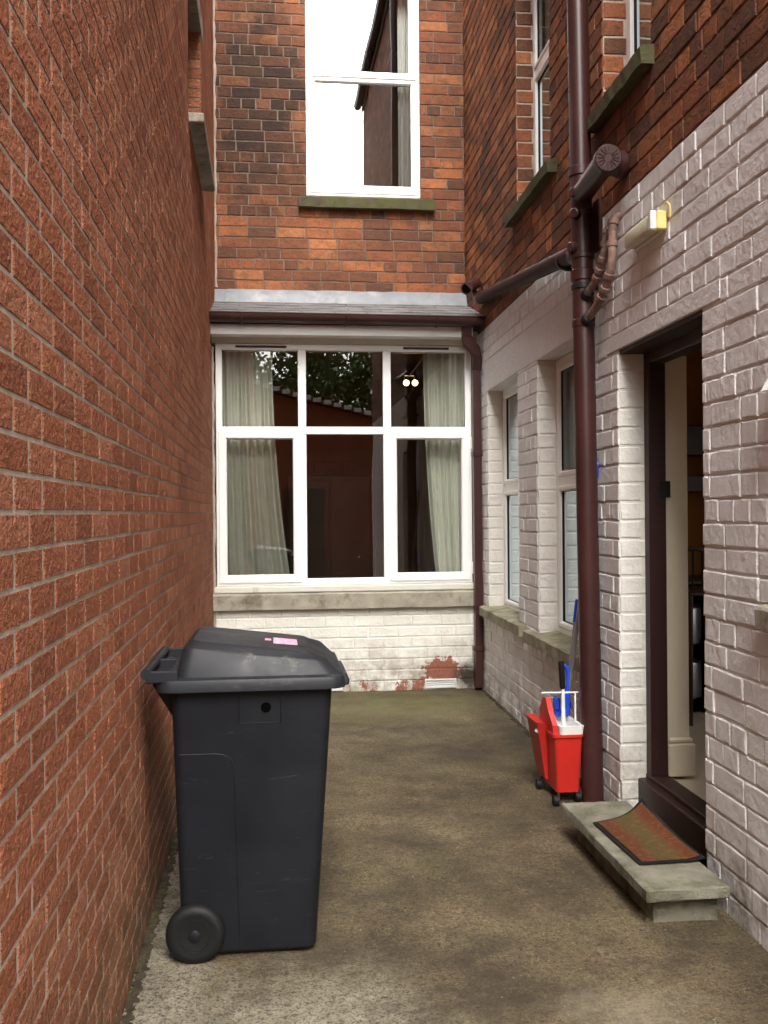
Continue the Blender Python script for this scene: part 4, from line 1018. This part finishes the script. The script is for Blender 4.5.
# ------------------------------------------------------------------ neighbour's house on the left
nb = thing('neighbour_house', (-.5, 5, 0), 'tall plain wall of newer rough red brick along the left side of the yard', 'house')
lw = Bricks(); CL = .0685
LW = (5.70, 6.86, 3.87, 4.92); LW2 = (5.68, 6.92, 6.2, 7.4)
lw.wall(ML, -1.5, 8.75, -.05, 8.2, CL, .215, .0075, .0024, .0012, .0009, holes=[LW, LW2], zph=1.505 - 30 * CL, bond='stretch', mi=(0, 1), hi=lambda s_, z_: s_ < 6 and z_ < 5, jtp=.015, relief=lambda s_: .0065 if 1.1 < s_ < 2.9 else (.012 if 2.9 <= s_ < 4.6 else 0))
lw.build('wall', ['red_brick', 'mortar_light'], nb)
r = Bricks()
for sx, sg in ((LW[0], 1), (LW[1], -1)):
    o_ = ML @ Vector((sx, 0, 0)); R = frameM(o_, ML.to_3x3() @ Vector((0, -1, 0)), ML.to_3x3() @ Vector((sg, 0, 0)))
    r.wall(R, 0, .16, LW[2], LW[3], CL, .215, .01, .004, .003, .001, zph=1.505 - 30 * CL, bond='stretch', mi=(0, 1)); r.sheet(R, .16, .3, LW[2], LW[3], [], 1, False)
b0 = len(r.v)
for (x, y) in ((LW[0], .004), (LW[1], .004), (LW[1], -.3), (LW[0], -.3)): r.v.append(tuple(ML @ Vector((x, y, LW[3] - .001)))); r.a.append((.5,) * 3)
r.f.append([b0, b0 + 1, b0 + 2, b0 + 3]); r.m.append(1)
r.build('reveal', ['red_brick', 'mortar_dark'], nb)
bm = bmesh.new(); sweep_rect(bm, LW[0], LW[1], LW[2], LW[3], frame_prof(.06, -.2, -.16), ML); w = obj('window', bm, 'upvc', nb, 'recessed window high in the red wall')
bm = bmesh.new(); quad(bm, LW[0] + .05, LW[1] - .05, LW[2] + .05, LW[3] - .05, -.19, ML); obj('pane', bm, 'pane_glass', w)
bm = bmesh.new(); box(bm, 5.69, 6.92, -.16, .092, 3.81, 3.867, .006, ML); obj('sill', bm, 'sill_stone', w, 'grey stone sill jutting from the red wall')
bm = bmesh.new(); box(bm, 5.55, 7.05, -.1, .008, LW[3], LW[3] + .14, .004, ML); obj('lintel', bm, 'sill_stone', nb)
bm = bmesh.new(); sweep_rect(bm, LW2[0], LW2[1], LW2[2], LW2[3], frame_prof(.06, -.2, -.1), ML); quad(bm, LW2[0] + .05, LW2[1] - .05, LW2[2] + .05, LW2[3] - .05, -.15, ML); w = obj('window', bm, 'upvc', nb)
bm = bmesh.new(); box(bm, 5.64, 7.0, -.1, .12, 6.13, 6.195, .006, ML); obj('sill', bm, 'sill_stone', w)
bm = bmesh.new(); box(bm, -1.6, 8.75, -4, -.02, 8.2, 8.3, .01, ML); obj('roof', bm, 'roof_tile', nb)
bm = bmesh.new(); box(bm, -1.5, -1.42, -4, -.012, 0, 8.2, 0, ML); obj('end_wall', bm, 'red_brick', nb)
# grey mortar fillet where the walls meet
bm = bmesh.new(); rr = random.Random(9); prev = None
for i in range(90):
    z = .0 + i * .07; 
    y = 8.543 if z > 3.45 else 7.923
    xw = -.44 - .012 * y
    if 2.9 < z < 3.45: prev = None; continue
    w_ = .022 + rr.uniform(-.006, .008)
    rg = ring(bm, [(xw - .01, y, z), (xw + w_ * .3, y - w_ * 1.2, z), (xw + w_, y - .002 - .006, z), (xw + w_, y + .02, z)])
    if prev: bridge(bm, prev, rg)
    prev = rg
obj('mortar_fillet', bm, 'mortar_light', nb, smooth=30)

# ------------------------------------------------------------------ dirt and moss along the foot of the walls
def dirt_strip(pts, w, h, seed, n=260):
    bm = bmesh.new(); rr = random.Random(seed)
    for i in range(n):
        t_ = rr.random(); p = Vector(pts[0]).lerp(Vector(pts[1]), t_); nn = Vector(pts[2])
        c = p + nn * (abs(rr.gauss(0, .5)) * w); s_ = rr.uniform(.004, .018) * (1.2 - min(1, (c - p).length / (w * 1.5)) * .8)
        r_ = bmesh.ops.create_icosphere(bm, subdivisions=1, radius=s_)
        for v in r_['verts']: v.co = Vector((v.co.x * rr.uniform(.7, 1.5), v.co.y * rr.uniform(.7, 1.6), v.co.z * .55 + s_ * .1)) + Vector((rr.uniform(-.002, .002),) * 3) + c
    return bm
bm = dirt_strip(((-.445, 1.6, 0), (-.53, 7.85, 0), (1, 0, 0)), .02, .01, 1, 1500); tag(obj('wall_dirt', bm, 'dirt'), 'dark crumbs of dirt along the foot of the red brick wall', 'dirt', kind='stuff')
bm = dirt_strip(((1.648, 4.5, 0), (1.705, 7.8, 0), (-1, 0, 0)), .022, .01, 2, 700); tag(obj('wall_moss', bm, 'dirt'), 'dark moss and dirt along the foot of the white wall', 'moss', kind='stuff')
# few pale crumbs and litter on the concrete
bm = bmesh.new(); rr = random.Random(12)
for i in range(260):
    x = rr.uniform(-.35, 1.55); y = rr.uniform(1.9, 7.7); s_ = rr.uniform(.0015, .0036)
    r_ = bmesh.ops.create_icosphere(bm, subdivisions=1, radius=s_)
    for v in r_['verts']: v.co = Vector((v.co.x * rr.uniform(.8, 1.5), v.co.y * rr.uniform(.8, 1.5), v.co.z * .6)) + Vector((x, y, .003))
simple('grit_pale', (.2, .17, .12), .9, .3, 30)
tag(obj('grit', bm, 'grit_pale'), 'pale grit scattered on the concrete', 'grit', kind='stuff')

# ------------------------------------------------------------------ what the panes mirror, behind the camera: outbuilding, fence, trees
ob = thing('outbuilding', (.4, -6.4, 0), 'brick outbuilding with a white roof edge, mirrored in the wide window', 'outbuilding')
bm = bmesh.new()
a = [(-3.6, 0), (3.4, 0), (3.4, 3.35), (-1.6, 4.75), (-3.6, 4.2)]
loft(bm, [[(x, -6.4, z) for x, z in a], [(x, -9.5, z) for x, z in a]])
obj('wall', bm, 'red_brick', ob)
bm = bmesh.new(); r1 = [(-1.6, 4.78), (3.6, 3.32), (3.6, 3.42), (-1.6, 4.88)]; r2 = [(-3.8, 4.18), (-1.6, 4.78), (-1.6, 4.88), (-3.8, 4.28)]
for r_ in (r1, r2): loft(bm, [[(x, -6.25, z) for x, z in r_], [(x, -9.6, z) for x, z in r_]])
obj('roof', bm, 'roof_tile', ob)
bm = bmesh.new()
for k in range(22):
    x = -1.5 + k * .235; z = 4.83 - (x + 1.6) * .281
    box(bm, x, x + .17, -6.27, -6.235, z - .05, z + .05, .004)
obj('roof_verge', bm, 'white_plastic', ob)
bm = bmesh.new(); box(bm, .1, 1.1, -6.42, -6.37, 0, 2.1, .01); obj('door', bm, 'dark_wood', ob)
def tree(x, y, h, cr, seed, label):
    t = thing('garden_tree', (x, y, 0), label, 'tree', 'trees mirrored in the wide window')
    rr = random.Random(seed); bm = bmesh.new(); tube(bm, [(x, y, 0), (x + .1, y, h * .35), (x, y + .1, h * .8)], [.16, .12, .03], 10)
    limbs = []
    for k in range(9):
        a = rr.uniform(0, 6.28); z = h * rr.uniform(.35, .7); L_ = cr * rr.uniform(.6, 1.0); e = Vector((x + L_ * math.cos(a), y + L_ * math.sin(a), z + L_ * rr.uniform(.3, .9)))
        tube(bm, [(x, y, z), ((x + e.x) / 2, (y + e.y) / 2, (z + e.z) / 2 + .1), e], [.06, .04, .012], 7); limbs.append(e)
    obj('trunk', bm, 'bark', t)
    bm = bmesh.new(); cl = []
    for k in range(90):
        a = rr.uniform(0, 6.28); b_ = rr.uniform(-.9, 1.2); R_ = cr * rr.uniform(.35, 1.05)
        cl.append(Vector((x + R_ * math.cos(a) * math.cos(b_), y + R_ * math.sin(a) * math.cos(b_), h * .68 + R_ * math.sin(b_) * 1.0)))
    for c in cl + limbs:
        for k in range(60):
            p = c + Vector((rr.gauss(0, .3), rr.gauss(0, .3), rr.gauss(0, .25))); s_ = rr.uniform(.07, .16)
            u_ = Vector((rr.gauss(0, 1), rr.gauss(0, 1), rr.gauss(0, 1))).normalized(); v_ = u_.orthogonal().normalized()
            bm.faces.new(ring(bm, [p, p + u_ * s_ + v_ * s_ * .5, p + u_ * s_ * 2, p + u_ * s_ - v_ * s_ * .5]))
    obj('crown', bm, 'leaf_green', t, recalc=False)
tree(-2.2, -13, 7.4, 2.1, 1, 'leafy tree left of the outbuilding, mirrored in the wide window')
tree(1.6, -14, 7.2, 2.3, 2, 'leafy tree behind the outbuilding, mirrored in the wide window')
tree(5.2, -13, 7.8, 2.3, 3, 'leafy tree right of the outbuilding, mirrored in the wide window')

# ------------------------------------------------------------------ camera, light
cam = bpy.data.cameras.new('camera'); co = bpy.data.objects.new('camera', cam); C.objects.link(co)
bpy.context.scene.camera = co
cam.sensor_fit = 'VERTICAL'; cam.sensor_height = 24; cam.lens = 24 * 950 / 1024; cam.clip_end = 600; cam.clip_start = .05
co.location = (0, 0, 1.5)
yaw = math.atan(106 / 950); roll = math.radians(.45)
co.rotation_euler = (Matrix.Rotation(-yaw, 4, 'Z') @ Matrix.Rotation(PI / 2, 4, 'X') @ Matrix.Rotation(-roll, 4, 'Z')).to_euler()
wd = bpy.data.worlds.new('World'); bpy.context.scene.world = wd; wd.use_nodes = True; nt = wd.node_tree
bg = nt.nodes['Background']; sky = nt.nodes.new('ShaderNodeTexSky'); sky.sky_type = 'NISHITA'; sky.sun_disc = False
EL, AZ = math.radians(48), math.radians(180)      # sun direction: behind the camera, veiled by cloud
sky.sun_elevation = EL; sky.sun_rotation = AZ; sky.air_density = 1.5; sky.dust_density = 6
hs = nt.nodes.new('ShaderNodeHueSaturation'); hs.inputs['Saturation'].default_value = .22
nt.links.new(sky.outputs[0], hs.inputs['Color']); nt.links.new(hs.outputs[0], bg.inputs[0]); bg.inputs[1].default_value = .15
sl = bpy.data.lights.new('sun', 'SUN'); so = bpy.data.objects.new('sun', sl); C.objects.link(so)
sl.energy = .9; sl.angle = math.radians(30); sl.color = (1, .96, .9)
d = Vector((math.sin(AZ) * math.cos(EL), math.cos(AZ) * math.cos(EL), math.sin(EL)))
so.rotation_euler = d.to_track_quat('Z', 'Y').to_euler(); so.location = (0, -3, 8)
sc = bpy.context.scene
sc.view_settings.view_transform = 'Standard'; sc.view_settings.look = 'None'; sc.view_settings.gamma = 1; sc.view_settings.exposure = 2.0; sc.view_settings.use_curve_mapping = False
sc.cycles.max_bounces = 8; sc.cycles.diffuse_bounces = 5; sc.cycles.transparent_max_bounces = 12; sc.cycles.use_denoising = True
